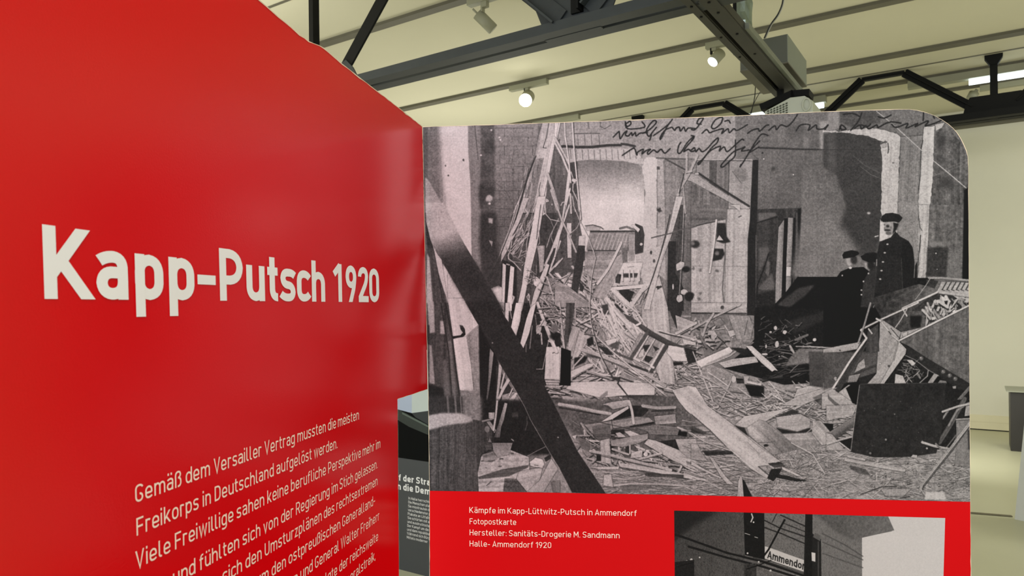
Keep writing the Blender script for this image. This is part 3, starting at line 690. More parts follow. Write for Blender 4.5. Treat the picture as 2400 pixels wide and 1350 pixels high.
    Ln('12', '1080 290 1130 265', 26, 205); Ln('12', '1215 400 1010 715', 46, 84); Ln('12', '1490 545 1380 720 1275 905', 46, 72)
    Ln('12', '790 640 880 690 1020 745', 32, 84); Ln('12', '960 800 1100 850 1220 895', 30, 62); Ln('12', '1050 730 1300 850', 30, 196); Ln('12', '1130 770 1250 830', 10, 50)
    Ln('12', '1340 350 1500 400 1660 430 1860 480', 14, 190); Ln('12', '1380 380 1520 420 1670 455', 16, 66); Ln('12', '1600 400 1860 260', 34, 178); Ln('12', '1660 420 1860 310', 14, 60)
    P('12', '1680 470 1860 520 1860 560 1700 540', 172); P('12', '1500 560 1700 590 1740 770 1560 760 1480 650', 194, nz=8, rough=1); P('12', '1710 590 1860 620 1860 780 1760 800', 50)
    P('12', '1560 780 1680 780 1700 810 1570 830', 44); Ln('12', '600 300 700 100', 14, 200)
    Ln('12', '520 420 800 680 1200 1010 1640 1370', 19, 92, al=.7); Ln('12', '515 412 795 670 1195 1000 1635 1360', 18, 184)
    Ln('12', '462 0 480 250 525 430 600 680 690 860 770 990', 15, 74, w1=24); Ln('12', '455 0 472 250 515 430 590 680 680 860', 8, 200)
    Ln('12', '770 990 850 1000 830 1060 880 1120 960 1220 990 1350', 26, 60, w1=10); Ln('12', '390 410 520 430', 13, 70)
    # hanging box
    P('12', '0 590 86 588 72 1055 0 1050', 196, nz=5); P('12', '86 588 215 632 210 1092 70 1085', 24)
    P('02', '1690 580 1860 575 1860 1010 1665 1005', 194, nz=5); P('02', '1670 1010 1860 1012 1860 1110 1700 1110', 178)
    for y in (1015, 1045, 1078): Ln('02', '1660 %d 1880 %d' % (y, y + 6), 7, 62)
    Ln('02', '1770 660 1825 640', 10, 60); Ln('02', '1720 480 1640 870 1530 870', 8, 176)
    Db('02', '1640 1110 1870 1110 1870 1300 1760 1280', 16, 6, 12, (60, 200), (12, 26), (120, 190), shadow=48)
    # tile 02 laths
    Ln('02', '1570 0 1650 220 1750 480 1820 640', 40, 196, w1=48); B('02', 1650, 270, 45, 178, rough=.2); B('02', 1590, 350, 40, 160, ry=70, rough=.2); Ln('02', '1620 400 1630 540', 17, 182)
    Ln('02', '1690 290 1740 270', 20, 120); Ln('02', '1650 215 1600 300', 16, 190)
    P('02', '1150 0 1200 0 1192 250 1148 190', 198); P('02', '1290 0 1375 0 1345 240 1290 440 1225 320', 200); P('02', '1480 60 1556 0 1465 400 1385 605 1345 540 1430 200', 198)
    P('02', '1045 0 1130 0 1120 130', 150); Ln('02', '1420 540 1420 660', 9, 130); Ln('02', '1500 300 1470 600', 11, 140); Ln('02', '1200 40 1230 200', 12, 150); Ln('02', '1540 150 1560 300', 8, 130)
    Ln('02', '1560 125 1700 160 1860 220', 9, 170); Db('02', '1600 0 1870 0 1870 260 1700 200', 26, 20, 30, (60, 200), (8, 18), (120, 190), shadow=50)
    B('02', 1800, 330, 50, 110, ry=60, blur=2); B('02', 1800, 440, 70, 40, ry=50, blur=3)
    # ---- left: bench posts, wall, hook
    P('01', '105 0 200 0 200 600 130 620 105 400', 60, nz=8)
    P('01', '120 560 235 580 400 1400 190 1400', 82, nz=10); P('01', '120 640 150 700 205 1400 105 1400', 172, blur=1)
    P('01', '390 900 440 940 670 1400 400 1400', 197, nz=5); P('01', '200 555 250 640 310 730 350 1000 385 1235 340 1100 280 900 240 720', 192)
    Ln('01', '250 800 330 1350', 12, 60); Ln('01', '300 900 390 1350', 14, 105)
    P('02', '100 0 560 0 560 1400 100 1400', 80, nz=14)
    P('02', '390 -60 640 -60 745 210 800 300 800 600 460 440', 196, nz=6); P('02', '462 470 640 440 705 830 735 1170 550 1150 505 850', 205, nz=5)
    P('02', '640 430 800 290 815 1400 740 1170 705 830', 138, nz=22, cell=6); P('02', '560 1150 830 1150 830 1400 600 1400', 126, nz=24, cell=6, blur=4)
    P('02', '120 -20 205 -20 222 390 150 400', 165, blur=1); P('02', '290 235 345 240 352 410 292 410', 165, blur=1)
    P('02', '150 550 178 560 222 1070 150 1055', 150, blur=1); P('02', '120 290 150 290 150 540 120 540', 60, blur=1)
    P('02', '330 750 375 750 430 1400 345 1400', 104, blur=2); P('02', '395 500 440 500 525 1400 470 1400', 108, blur=2)
    Ln('02', '360 0 440 420 560 1360', 22, 56); Ln('02', '300 0 400 640 450 1360', 16, 58); Ln('02', '540 1250 580 1400', 9, 130)
    P('02', '130 1075 330 1120 370 1400 130 1400', 46, blur=2)
    P('02', '545 288 590 300 618 345 625 420 590 450 500 465 450 480 450 440 560 425 590 390 560 350', 62)
    P('02', '800 280 950 300 1060 800 1040 1400 820 1400', 42, blur=1); Ln('02', '130 1240 180 1345', 5, 170)
    P('02', '948 598 996 660 975 850 945 1100 915 1290 895 1290 925 1000 935 760', 150, grad=(950, 650, 910, 1280, 84))
    P('02', '1030 820 1380 1350 1020 1350', 60); Ln('02', '1085 825 1060 1080 1030 1320', 44, 182, w1=20); Ln('02', '1135 930 1090 1120', 22, 180); Ln('02', '1190 1010 1120 1130 1050 1290', 46, 186, w1=30)
    P('02', '1110 1210 1270 1170 1400 1400 1080 1400', 156, nz=24, cell=5); Ln('02', '1240 1130 1200 1220', 16, 186); P('02', '1280 1180 1310 1190 1240 1330 1150 1330', 180)
    # ---- stump and lower left rubble
    P('03', '820 -20 1900 -20 1900 700 1400 720 1000 640 820 740', 44, nz=8, blur=4)
    P('03', '580 -60 830 -60 830 260 700 260 600 170', 126, nz=22, cell=6, blur=6)
    P('03', '720 240 1000 300 1000 560 830 740 790 1100 720 900', 74, nz=12)
    P('03', '130 -60 590 -60 590 200 130 200', 62, nz=8, blur=5)
    for x, v in ((400, 105), (500, 108), (570, 130)): Ln('03', '%d -60 %d 165' % (x - 16, x), 26 if v < 120 else 9, v)
    P('03', '110 360 700 250 725 300 760 700 800 1200 110 1200', 80, nz=18, cell=4)
    for k in range(90):
        x = c.R.uniform(150, 770); y = c.R.uniform(340, 1100); Ln('03', '%f %f %f %f' % (x, y, x + 6, y + c.R.uniform(40, 120)), 5, c.R.choice((60, 105, 112)), al=.5)
    P('03', '120 195 300 158 560 160 690 205 722 255 650 288 500 300 350 325 150 378 110 380', 168, blur=2, nz=10)
    P('03', '850 700 1000 660 1210 640 1460 740 1480 1190 800 1200 785 950 830 740', 168, nz=26, cell=6)
    P('03', '850 700 1000 675 1050 760 870 800', 122, nz=12); P('03', '790 1000 1100 900 1460 840 1450 875 1200 990 800 1030', 88, nz=8)
    P('03', '1140 1010 1480 1040 1460 1200 1120 1200', 84, nz=24, cell=4); Ln('03', '1090 1016 1200 1006', 10, 215); Ln('03', '900 1110 960 1060', 10, 70)
    for q in [(850, 790, 22), (1100, 760, 30), (900, 880, 16), (1080, 860, 24), (1240, 690, 26), (960, 790, 40)]: B('03', q[0], q[1], q[2], 84, ry=q[2] * .4, rough=.3)
    P('03', '1330 930 1640 870 1600 1050 1440 1200 1300 1030', 164, nz=22, cell=5); P('03', '1470 800 1545 745 1640 770 1662 830 1640 880 1560 870 1480 850', 190, rough=.6); Ln('03', '1530 840 1580 845', 9, 70)
    P('03', '1660 750 1760 690 1750 760 1680 800', 58); P('03', '1755 760 1845 890 1650 1200 1430 1200 1600 1050', 162, nz=6); P('03', '1760 1060 1870 1050 1870 1200 1780 1200', 120)
    P('03', '975 550 1247 550 1200 700 1050 740 990 650', 130, nz=14); P('03', '930 150 1008 148 1000 240 930 225', 160); Ln('03', '850 262 970 235', 24, 130); P('03', '900 270 950 265 1032 385 1005 425 960 360', 128)
    B('03', 910, 370, 34, 108, ry=44); P('03', '920 540 945 480 970 545', 120); P('03', '870 560 975 560 970 640 900 640', 78)
    Ln('03', '1040 0 1020 200 992 380', 24, 184); P('03', '1140 20 1178 30 1130 250 1095 340 1080 480 1000 480 1060 300', 160, grad=(1150, 50, 1040, 480, 84)); Ln('03', '1440 722 1560 655 1682 595', 8, 132)
    Ln('03', '1430 200 1435 300 1410 380', 8, 90); Ln('03', '1230 500 1255 520', 12, 160); P('03', '1230 150 1320 150 1320 210 1240 215', 70)
    # ---- lower middle
    P('13', '-150 -20 700 -20 1860 -100 1860 700 600 800 300 500 0 200', 92, nz=24, cell=6, blur=7)
    Db('13', '200 250 800 380 1200 640 1800 800 1800 900 500 850 300 560', 110, 18, 40, (60, 300), (8, 30), (120, 200), shadow=46)
    Db('13', '560 880 1880 1000 1880 1230 660 1220', 330, 5, 12, (80, 420), (4, 12), (110, 190), shadow=74, sal=.7)
    Ln('13', '60 40 300 80 520 130 730 165', 44, 172); Ln('13', '60 85 600 180', 14, 50); P('13', '600 50 760 10 970 -20 990 60 760 112', 162, nz=8); P('13', '600 40 700 55 770 110 700 110', 82)
    P('13', '740 210 990 90 1015 200 780 250', 40); P('13', '615 272 780 160 970 65 975 100 760 240 680 262', 184)
    P('13', '1010 60 1180 60 1240 120 1160 200 1030 200', 46, nz=10); Ln('13', '1160 60 1350 90 1580 80', 40, 158); Ln('13', '1280 130 1560 120', 24, 60); P('13', '1310 200 1590 170 1600 290 1330 310', 150, nz=12)
    P('13', '390 310 640 280 900 240 1080 208 1240 215 1305 270 1000 330 760 360 735 440 500 430', 140, nz=12); Ln('13', '1000 335 1300 285', 24, 46); P('13', '490 340 735 300 735 430 510 430', 92, nz=8)
    P('13', '1080 350 1340 308 1650 348 1745 400 1735 450 1250 440 1225 400', 112, nz=14); P('13', '1640 380 1745 398 1740 470 1620 450', 34); Ln('13', '1620 345 1760 400 1860 480', 24, 170)
    P('13', '740 380 920 370 920 430 740 440', 50); Ln('13', '330 215 600 280 1080 385', 8, 60); Ln('13', '745 240 765 360', 9, 56); Ln('13', '978 0 1015 120 1040 290', 32, 184)
    P('13', '230 460 290 445 270 510', 190); P('13', '290 450 470 560 470 680 350 620', 98, nz=8); P('13', '500 430 740 430 720 510 600 530', 78, nz=8)
    P('13', '920 400 1000 390 1140 450 1000 470', 178); P('13', '800 420 860 410 940 470 840 480', 170)
    P('13', '600 520 725 490 745 830 605 800', 166, nz=8); P('13', '725 560 770 600 800 680 740 660', 46); P('13', '735 520 1232 428 1225 500 1100 560 890 605 745 590', 142, nz=8)
    P('13', '1380 530 1590 505 1660 670 1560 620', 46, nz=8); P('13', '1230 500 1330 520 1650 650 1870 770 1870 910 1560 785 1180 560', 168, nz=7); Ln('13', '1190 575 1560 790', 8, 60)
    P('13', '1590 500 1870 495 1870 760 1760 745 1640 640', 160, nz=8); P('13', '1010 680 1160 640 1150 740 1000 750', 172); P('13', '930 600 985 600 985 700 930 690', 56); Ln('13', '990 580 990 690', 18, 180); P('13', '550 700 612 700 612 790 550 790', 44)
    Ln('13', '1120 760 1400 685', 28, 182); B('13', 1200, 700, 30, 196); Ln('13', '1260 740 1420 735', 9, 60); Ln('13', '1080 600 1180 640', 26, 178); Ln('13', '760 630 970 700', 26, 180)
    Ln('13', '470 655 700 700 960 770 1300 850 1530 905', 36, 176); Ln('13', '480 690 960 800 1420 900', 9, 66)
    Ln('13', '880 840 1200 890 1500 945 1870 1010', 54, 178); Ln('13', '760 830 900 890 1200 935 1870 1045', 11, 58); Ln('13', '480 930 800 940 1100 925', 14, 160)
    P('13', '470 870 850 860 840 900 600 900', 168, nz=10); P('13', '650 970 745 962 772 1135 640 1110', 172, nz=5); P('13', '1180 950 1700 970 1700 1010 1200 990', 70, nz=10)
    Ln('13', '790 1110 1000 1085 1400 1090 1870 1130', 26, 168); P('13', '860 1130 1000 1105 1190 1120 1110 1200 900 1200', 100, nz=12); Ln('13', '700 1215 830 1160', 24, 150)
    # ---- lower right straw, planks, stone
    Db('23', '0 -100 1900 -200 1900 250 1000 300 200 200', 190, 14, 30, (100, 460), (7, 22), (125, 196), shadow=72)
    Db('23', '0 250 500 500 900 900 600 1260 0 1230', 230, 12, 16, (90, 420), (5, 15), (118, 190), shadow=66, sal=.7)
    Db('23', '1000 700 1900 560 1900 1270 760 1240 1000 1000', 430, 16, 42, (50, 300), (4, 12), (112, 192), shadow=62, sal=.7)
    Db('33', '0 620 1900 760 1900 1370 0 1330', 620, 8, 22, (50, 330), (4, 12), (116, 190), shadow=78, sal=.65)
    Db('33', '0 0 380 0 330 600 0 600', 50, 5, 18, (100, 300), (10, 26), (120, 185), shadow=60)
    for q in range(90): x_, y_ = c.R.uniform(560, 1850), c.R.uniform(760, 1150); r_ = c.R.uniform(7, 18); B('33', x_ + 4, y_ + 7, r_, 90, ry=r_ * .7, rough=.3); B('33', x_, y_, r_, c.R.uniform(140, 185), ry=r_ * .6, rough=.35)
    P('23', '0 320 200 410 200 440 0 420', 66); P('23', '140 650 540 650 560 700 200 720', 62, nz=8); P('23', '0 560 80 570 150 700 215 790 0 765', 158, nz=8)
    Ln('23', '0 420 170 530 300 580 520 650', 17, 172); P('23', '230 720 285 750 450 990 560 1100 470 1090 380 980', 172); P('23', '0 790 160 890 400 1010 380 1020 0 840', 176)
    P('23', '1400 -160 1810 -260 1830 -180 1530 0 1400 45 1100 195 980 270 900 250 740 350 640 345 580 310 700 200 1300 90', 170, nz=9)
    P('23', '975 268 1330 108 1420 130 1400 165 1150 205', 56, blur=1); P('23', '1120 215 1440 170 1570 240 1560 350 1400 400 1140 340', 160, nz=9); P('23', '1110 350 1400 405 1560 352 1610 400 1480 420 1200 430', 46, blur=1)
    P('23', '1600 260 1700 255 1850 430 1870 560 1720 580 1590 420', 160, nz=6); P('23', '1740 290 1870 300 1870 400 1830 400', 34); Ln('23', '1500 430 1650 310', 11, 150)
    P('23', '900 248 985 275 1180 430 1400 630 1240 670 1070 712 930 600 760 440 735 350', 168, grad=(800, 400, 1200, 560, 116), nz=12)
    B('23', 985, 585, 34, 52, ry=18, rough=.2); Ln('23', '880 545 1000 545 1100 530', 8, 90)
    P('22', '-250 1150 -40 1090 60 1110 220 1360 600 1640 1000 1950 1190 2100 1060 2130 880 2150 1050 2290 990 2310 780 2180 460 1890 250 1680 -60 1420 -160 1300', 186, nz=7)
    Ln('23', '0 170 250 385 460 600', 9, 72); Ln('23', '560 330 900 600 1190 800', 7, 96, al=.7); Ln('23', '740 540 900 700', 5, 110); Ln('23', '880 860 960 930 1040 990', 10, 70)
    P('23', '560 318 700 350 760 470 650 390', 50, blur=1); P('23', '1010 820 1180 800 1240 860 1100 880', 66, rough=1); P('23', '1050 900 1200 885 1160 960 1530 1050 1380 1060 1120 1010 1080 1060 1000 1020', 46, rough=.6)
    P('23', '1190 860 1280 900 1450 985 1400 990 1200 900', 182); Ln('23', '1120 1010 1090 1200', 10, 160); Ln('23', '1320 550 1600 700 1760 960', 17, 176)
    P('23', '668 1018 700 1050 805 1262 688 1262', 38); P('23', '650 975 672 1020 692 1262 605 1262 620 1060', 168)
    # planks of tile 22
    Ln('22', '0 350 300 180 640 20', 26, 170); Ln('22', '10 360 300 200 600 50', 8, 66); Ln('22', '150 430 200 280 290 140', 28, 160)
    P('22', '60 775 500 578 545 630 500 690 130 850', 204); P('22', '130 850 500 690 655 560 660 590 520 700 330 780', 172); Ln('22', '200 800 520 660 650 575', 6, 110)
    P('22', '360 790 560 735 850 705 885 780 440 855', 174, nz=5); P('22', '725 568 800 565 1060 800 1145 898 1100 885 1065 906 930 795 790 650', 182, nz=4)
    Ln('22', '340 830 600 960 700 1000 900 1070', 30, 110); Ln('22', '380 860 560 950', 12, 150); B('22', 560, 1005, 30, 182, ry=46); P('22', '690 965 765 965 740 1040 705 1140 700 1080', 168); Ln('22', '745 1040 910 1072', 32, 188)
    B('22', 425, 1000, 22, 176, ry=16); P('22', '590 990 690 1000 700 1060 600 1060', 62); P('22', '700 1070 960 1100 960 1240 780 1230', 34, blur=1); Ln('22', '620 1120 780 1240', 24, 168); Ln('22', '20 640 150 970 280 1290', 14, 180)
    Ln('22', '120 950 400 1100 580 1240', 22, 174); P('22', '220 370 300 360 345 430 300 490 215 440', 172); P('22', '215 430 260 420 260 470', 50); P('22', '480 370 560 355 585 420 510 450', 170); P('22', '290 250 380 200 440 270 340 320', 128, nz=10)
    P('22', '520 590 650 590 800 640 700 700', 44, blur=1)
    for q in [(1110, 330, 22, 28), (1230, 385, 30, 26), (1130, 540, 26, 44), (970, 675, 42, 14), (1625, 485, 24, 22), (985, 570, 14, 24), (1045, 385, 16, 16), (1160, 705, 10, 10)]: B('22', q[0], q[1], q[2], 178, ry=q[3], rough=.1)
    Ln('22', '1300 565 1370 690', 28, 165); Ln('22', '1370 485 1530 420', 30, 112); Ln('22', '1380 570 1600 575 1870 590', 14, 168); P('22', '1420 600 1860 610 1720 700 1700 780 1250 830 1300 720', 112, nz=22, cell=6, blur=1)
    Ln('22', '1190 825 1450 770', 10, 120); Ln('22', '1000 1220 1120 1200 940 1340', 11, 150); Ln('22', '930 1190 1010 1260', 10, 170)
    P('22', '1180 1350 1400 1230 1700 1140 1860 1110 1860 1200 1450 1350', 164, nz=10); P('22', '1600 1250 1760 1170 1860 1200 1700 1350', 60, al=.5)
    c.wood = 0
    # ---- men in uniform
    P('31', '0 950 160 960 200 870 540 900 1130 1150 1130 1400 -50 1400', 24); P('32', '-60 -20 900 -20 900 330 700 230 430 360 420 520 160 560 0 540 -60 540', 26, nz=5)
    P('31', '690 190 790 420 680 485', 200)
    P('31', '683 488 830 430 890 350 950 415 1060 475 1118 560 1142 750 1125 1140 1020 1340 970 1360 540 1360 552 1130 600 900 648 650', 44, nz=7)
    P('31', '980 500 1060 480 1120 580 1140 760 1120 1140 1010 1340 985 1100 960 700', 36, blur=1, nz=5); Ln('31', '965 700 985 1100', 8, 66)
    P('31', '735 225 860 225 900 320 850 390 790 400 740 330 720 290', 146, blur=1); P('31', '860 230 935 250 905 330 850 395 870 300', 40, blur=1)
    P('31', '700 232 735 232 745 300 790 400 780 440 690 480', 196); P('31', '735 228 830 232 850 300 830 390 790 395 745 330', 150, blur=1); B('31', 790, 283, 24, 56, ry=20, blur=1); Ln('31', '738 262 752 264', 8, 80); Ln('31', '742 300 750 330 775 335', 6, 90); B('31', 785, 335, 46, 52, ry=14, blur=1); B('31', 800, 375, 40, 90, ry=22, blur=1); B('31', 830, 300, 14, 110, ry=22, blur=1)
    P('31', '700 205 705 155 760 115 850 106 940 128 985 170 970 200 940 235 870 222 730 228', 40)
    P('31', '925 1185 965 1155 1003 1180 998 1240 960 1285 928 1280 915 1230', 142, nz=8); Ln('31', '960 1190 955 1270', 6, 90)
    for q in [(785, 520), (750, 632), (727, 753), (708, 868), (690, 980)]: B('31', q[0], q[1], 16, 168, ry=11)
    P('31', '550 1130 700 1190 900 1190 960 1360 540 1360', 36); Ln('31', '760 1200 755 1350', 9, 56); Ln('31', '630 1260 600 1350', 10, 150)
    P('31', '100 980 170 880 290 830 470 820 545 880 480 1000 435 1400 60 1400', 22)
    P('31', '232 715 290 700 335 740 300 810 262 800', 146, blur=1); B('31', 345, 725, 46, 54, ry=60, blur=2); P('31', '190 665 215 622 310 598 400 615 415 650 345 688 205 712', 32); B('31', 297, 832, 20, 205, ry=15)
    P('31', '540 880 650 760 640 1000 590 1350 430 1350 470 1000', 56, nz=8); P('31', '480 760 530 775 550 860 500 840', 150, blur=1); B('31', 570, 800, 50, 42, ry=60, blur=2)
    P('31', '432 680 500 640 600 625 650 640 640 760 540 760 455 725', 34); Ln('31', '642 720 640 800', 12, 140)
    for q in [(535, 905), (470, 1010), (443, 1125), (443, 1185), (190, 932)]: B('31', q[0], q[1], 12, 165)
    B('31', 540, 110, 24, 175, ry=16, blur=1); Ln('31', '620 418 660 408', 14, 185)
    c.wood = 6
    # ---- riveted metal case on the right
    P('31', '1300 985 1460 1000 1400 1120 1290 1190', 60, nz=10)
    P('32', '-250 640 -60 640 -60 1120 -240 1090', 76, nz=10, blur=1)
    P('32', '560 -60 1200 -250 1870 -60 1870 40 940 500 960 390 720 230', 58, grad=(800, 100, 1400, 0, 98), nz=22, cell=8)
    P('31', '1440 1140 1500 1180 1870 1220 1870 1400 1100 1400', 58, nz=16)
    Db('31', '1450 1200 1870 1220 1870 1400 1500 1400', 22, 60, 60, (60, 180), (16, 50), (150, 215), shadow=40)
    Db('32', '1250 60 1700 -40 1860 -40 1560 180 1300 240', 36, 70, 50, (50, 160), (10, 40), (120, 200), shadow=45)
    Ln('31', '1330 962 1500 962 1870 995', 26, 158); P('31', '1500 1010 1880 1030 1880 1200 1440 1140', 162, nz=14)
    for k in range(6): Ln('31', '%d 1020 %d 1110' % (1560 + k * 62, 1510 + k * 62), 15, 66); Ln('31', '%d 1115 %d 1130' % (1500 + k * 62, 1540 + k * 62), 9, 60)
    Ln('31', '1440 1150 1870 1205', 28, 176); Ln('31', '1350 965 1290 1060 1150 1250', 8, 165)
    Ln('31', '1440 1152 1200 1262 980 1365', 24, 196); Ln('32', '1190 -5 700 215 435 350', 20, 198); Ln('32', '1170 -12 690 200 440 330', 5, 80)
    P('32', '1080 170 1240 170 1220 320 1090 330', 34, blur=2); P('32', '965 385 1250 320 1050 420 950 470', 160, nz=6); P('32', '980 400 1050 380 1040 430 990 450', 176)
    Ln('32', '1050 60 960 220 890 320', 13, 172); Ln('32', '1000 100 1040 170', 20, 182); Ln('32', '1310 60 1290 300', 12, 168); Ln('32', '1370 60 1360 200', 9, 150)
    P('32', '-60 610 170 560 500 500 430 600 170 650 -60 655', 154, nz=7); B('32', 160, 625, 10, 50); P('32', '-60 655 680 640 660 800 640 920 100 1100 -60 1150', 84, nz=12, blur=2); P('32', '500 620 640 600 660 640 520 660', 150)
    P('32', '480 730 495 850 350 920 400 800', 150); P('32', '350 930 640 800 640 840 340 960', 62); P('32', '280 960 430 930 380 1040 260 1050', 140); P('32', '400 990 640 920 520 1060 420 1060', 44)
    P('32', '940 510 1560 180 1870 20 1870 1240 1500 850 1050 560', 98, nz=20, cell=8)
    Ln('32', '940 492 1400 260 1870 25', 22, 198)
    P('32', '950 520 1030 560 1870 1060 1870 1250 1700 1120 1480 980 1020 680', 50, nz=6)
    for q in [(1230, 730), (1520, 905), (1605, 955), (1680, 998)]: B('32', q[0], q[1], 27, 118, blur=1); B('32', q[0] - 6, q[1] - 8, 10, 165)
    P('32', '1000 690 1320 880 1340 960 1200 1060 740 1060', 42, nz=12); Db('32', '1020 740 1150 760 1250 960 1000 1050 960 950', 46, 60, 60, (40, 140), (6, 14), (80, 175), shadow=24)
    P('32', '1040 755 1110 750 1160 800 1110 830', 176); P('32', '890 935 990 960 1030 1060 880 1060', 172); Ln('32', '1320 890 1310 960 1200 1060', 13, 150); Ln('32', '1020 690 1150 750 1320 880 1460 960', 11, 128)
    P('32', '1400 930 1460 950 1380 1060 1310 1060', 156); P('32', '1480 1015 1560 1030 1570 1060 1450 1050', 120)
    P('32', '685 235 780 330 930 500 1035 610 1025 670 740 1065 520 1065 640 930 660 640 682 450', 150, nz=7); P('32', '930 500 1035 610 1025 670 740 1065 690 1065 860 770', 172, nz=5); Ln('32', '930 520 870 760', 6, 84)
    P('32', '680 215 740 235 965 385 935 480 860 440 790 330', 152); Ln('32', '700 240 860 440 940 500', 22, 178); Ln('32', '800 370 830 410', 12, 60); Ln('32', '640 205 690 235', 24, 190); Ln('32', '830 330 930 450', 9, 50)
    B('32', 805, 832, 17, 80); B('32', 690, 800, 9, 200)
    Ln('32', '470 500 120 1170', 56, 62); P('32', '520 380 560 350 660 280 680 640 500 660', 74, nz=10); Ln('32', '540 480 330 850 150 1150', 24, 66)
    Ln('32', '435 355 510 465', 26, 192); Ln('32', '508 462 280 780 55 1140', 26, 194); Ln('32', '535 340 578 400', 20, 182); Ln('32', '560 0 480 280 400 520', 22, 150)
    B('32', 100, 1000, 22, 150, rough=.2); P('32', '180 1150 270 1080 300 1080 240 1130 330 1320 250 1350 140 1180', 162); P('32', '-80 1200 60 1130 400 1360 -80 1400', 160, nz=8); P('32', '0 1180 20 1230 170 1360 100 1360 0 1260', 60, al=.6)
    P('32', '240 1120 330 1070 425 1062 395 1345 325 1320 270 1200', 22)
    P('32', '1450 1060 1870 1170 1870 1400 1440 1400', 40, nz=8); Ln('32', '1870 1110 1640 1370', 40, 112); Ln('32', '1870 1280 1700 1370', 34, 150); P('32', '1640 1100 1690 1090 1690 1130 1650 1130', 150)
    # black plate, pipes, block
    P('33', '1500 -20 1880 -20 1880 240 1700 440 1620 640 1400 640', 44, nz=10)
    Ln('33', '1800 -30 1620 300 1470 540', 58, 92); Ln('33', '1860 20 1700 120 1590 320', 24, 130); Ln('33', '1600 100 1480 270', 24, 150); Ln('33', '1700 430 1560 610', 14, 120); P('33', '1820 60 1880 40 1880 190 1800 200', 150)
    P('33', '-20 430 370 190 345 330 110 495', 122, grad=(150, 350, 200, 440, 80)); P('33', '-20 60 385 50 330 190 -20 260', 156, nz=14); P('33', '100 500 335 470 300 660 180 560', 38); P('33', '-20 420 60 440 225 645 -20 645', 152)
    Ln('33', '-10 562 170 505 335 460', 25, 176); Ln('33', '150 540 300 655', 18, 172)
    P('32', '418 1066 1560 1050 1500 1700 1430 1980 1080 2030 620 2036 296 1962 350 1600', 50, nz=8, cell=12); Ln('32', '418 1066 1560 1052', 5, 120, al=.6); Ln('32', '415 1080 350 1560 300 1950', 8, 150)
    for q in range(60): B('33', c.R.uniform(380, 1430), c.R.uniform(0, 680), c.R.uniform(3, 8), c.R.uniform(70, 130), al=.6)
    B('33', 765, 508, 14, 150); B('33', 560, 688, 16, 120); B('33', 880, 172, 10, 130); B('33', 1305, 622, 14, 165)
    Ln('33', '1510 137 1700 70 1880 28', 26, 184); Ln('33', '1240 540 1400 590 1590 628', 30, 176); P('33', '1090 745 1120 705 1180 712 1170 748', 168); Ln('33', '1420 560 1540 690', 24, 130)
    P('33', '1560 640 1700 590 1700 730 1580 720', 140); P('33', '1688 232 1880 220 1880 870 1672 850 1700 600', 122, nz=10); Ln('33', '1690 240 1880 228', 22, 150); P('33', '1840 380 1880 380 1880 640 1850 640', 70)
    Ln('33', '1890 300 1640 650 1400 950 1268 1120 1225 1190', 14, 74); Ln('33', '1870 290 1600 640 1380 920 1240 1100 1215 1190', 38, 172, w1=26); Ln('33', '1230 1170 1280 1240', 22, 160)
    P('33', '1290 1200 1520 1195 1565 1300 1275 1300', 190, blur=1, nz=6); P('33', '700 1160 1100 1150 1000 1250 760 1250', 150, nz=10); Ln('33', '240 770 700 860 1000 910', 44, 172); Ln('33', '280 730 480 770', 30, 178)
    Ln('33', '950 1275 1080 1258', 10, 50); Ln('33', '430 1230 700 1130 900 1120', 14, 70); Ln('33', '640 940 640 1050', 12, 180)
    P('33', '290 845 500 900 560 980 420 960 300 900', 92, nz=16)
    c.wood = 0
    # ---- big dark beam across the left front
    P('00', '92 930 130 960 230 1130 355 1350 350 1400 95 1400', 162, nz=8, blur=1)
    P('01', '100 -30 325 -30 450 200 590 480 720 700 900 1000 1130 1400 700 1400 605 1245 430 945 320 760 200 560 160 450 108 225', 178, nz=9, grad=(330, 380, 420, 690, 70))
    P('01', '600 700 760 760 900 1000 1130 1400 700 1400 605 1245 430 945', 58, nz=8, blur=7); P('01', '330 780 430 945 605 1245 700 1400 800 1400 500 760', 62, blur=2, nz=8, al=.7)
    P('01', '200 545 245 640 310 725 350 1000 385 1235 340 1130 270 900 235 720', 192)
    P('02', '618 -20 1035 -20 1150 190 1390 600 1545 850 1770 1290 2100 1950 2480 2520 2030 2500 1860 2170 1690 1910 1480 1540 1400 1350 1240 1070 1090 825 1000 650 800 290 740 200', 52, nz=7)
    Ln('02', '1240 1080 1400 1360 1480 1540 1690 1900 1860 2180', 6, 150); B('02', 980, 527, 10, 130); B('13', 45, 478, 10, 150)
    P('03', '1490 1900 1400 1100 1400 1000 1450 1050', 44, al=0)
    # ---- old handwriting in the upper margin
    ink = 44
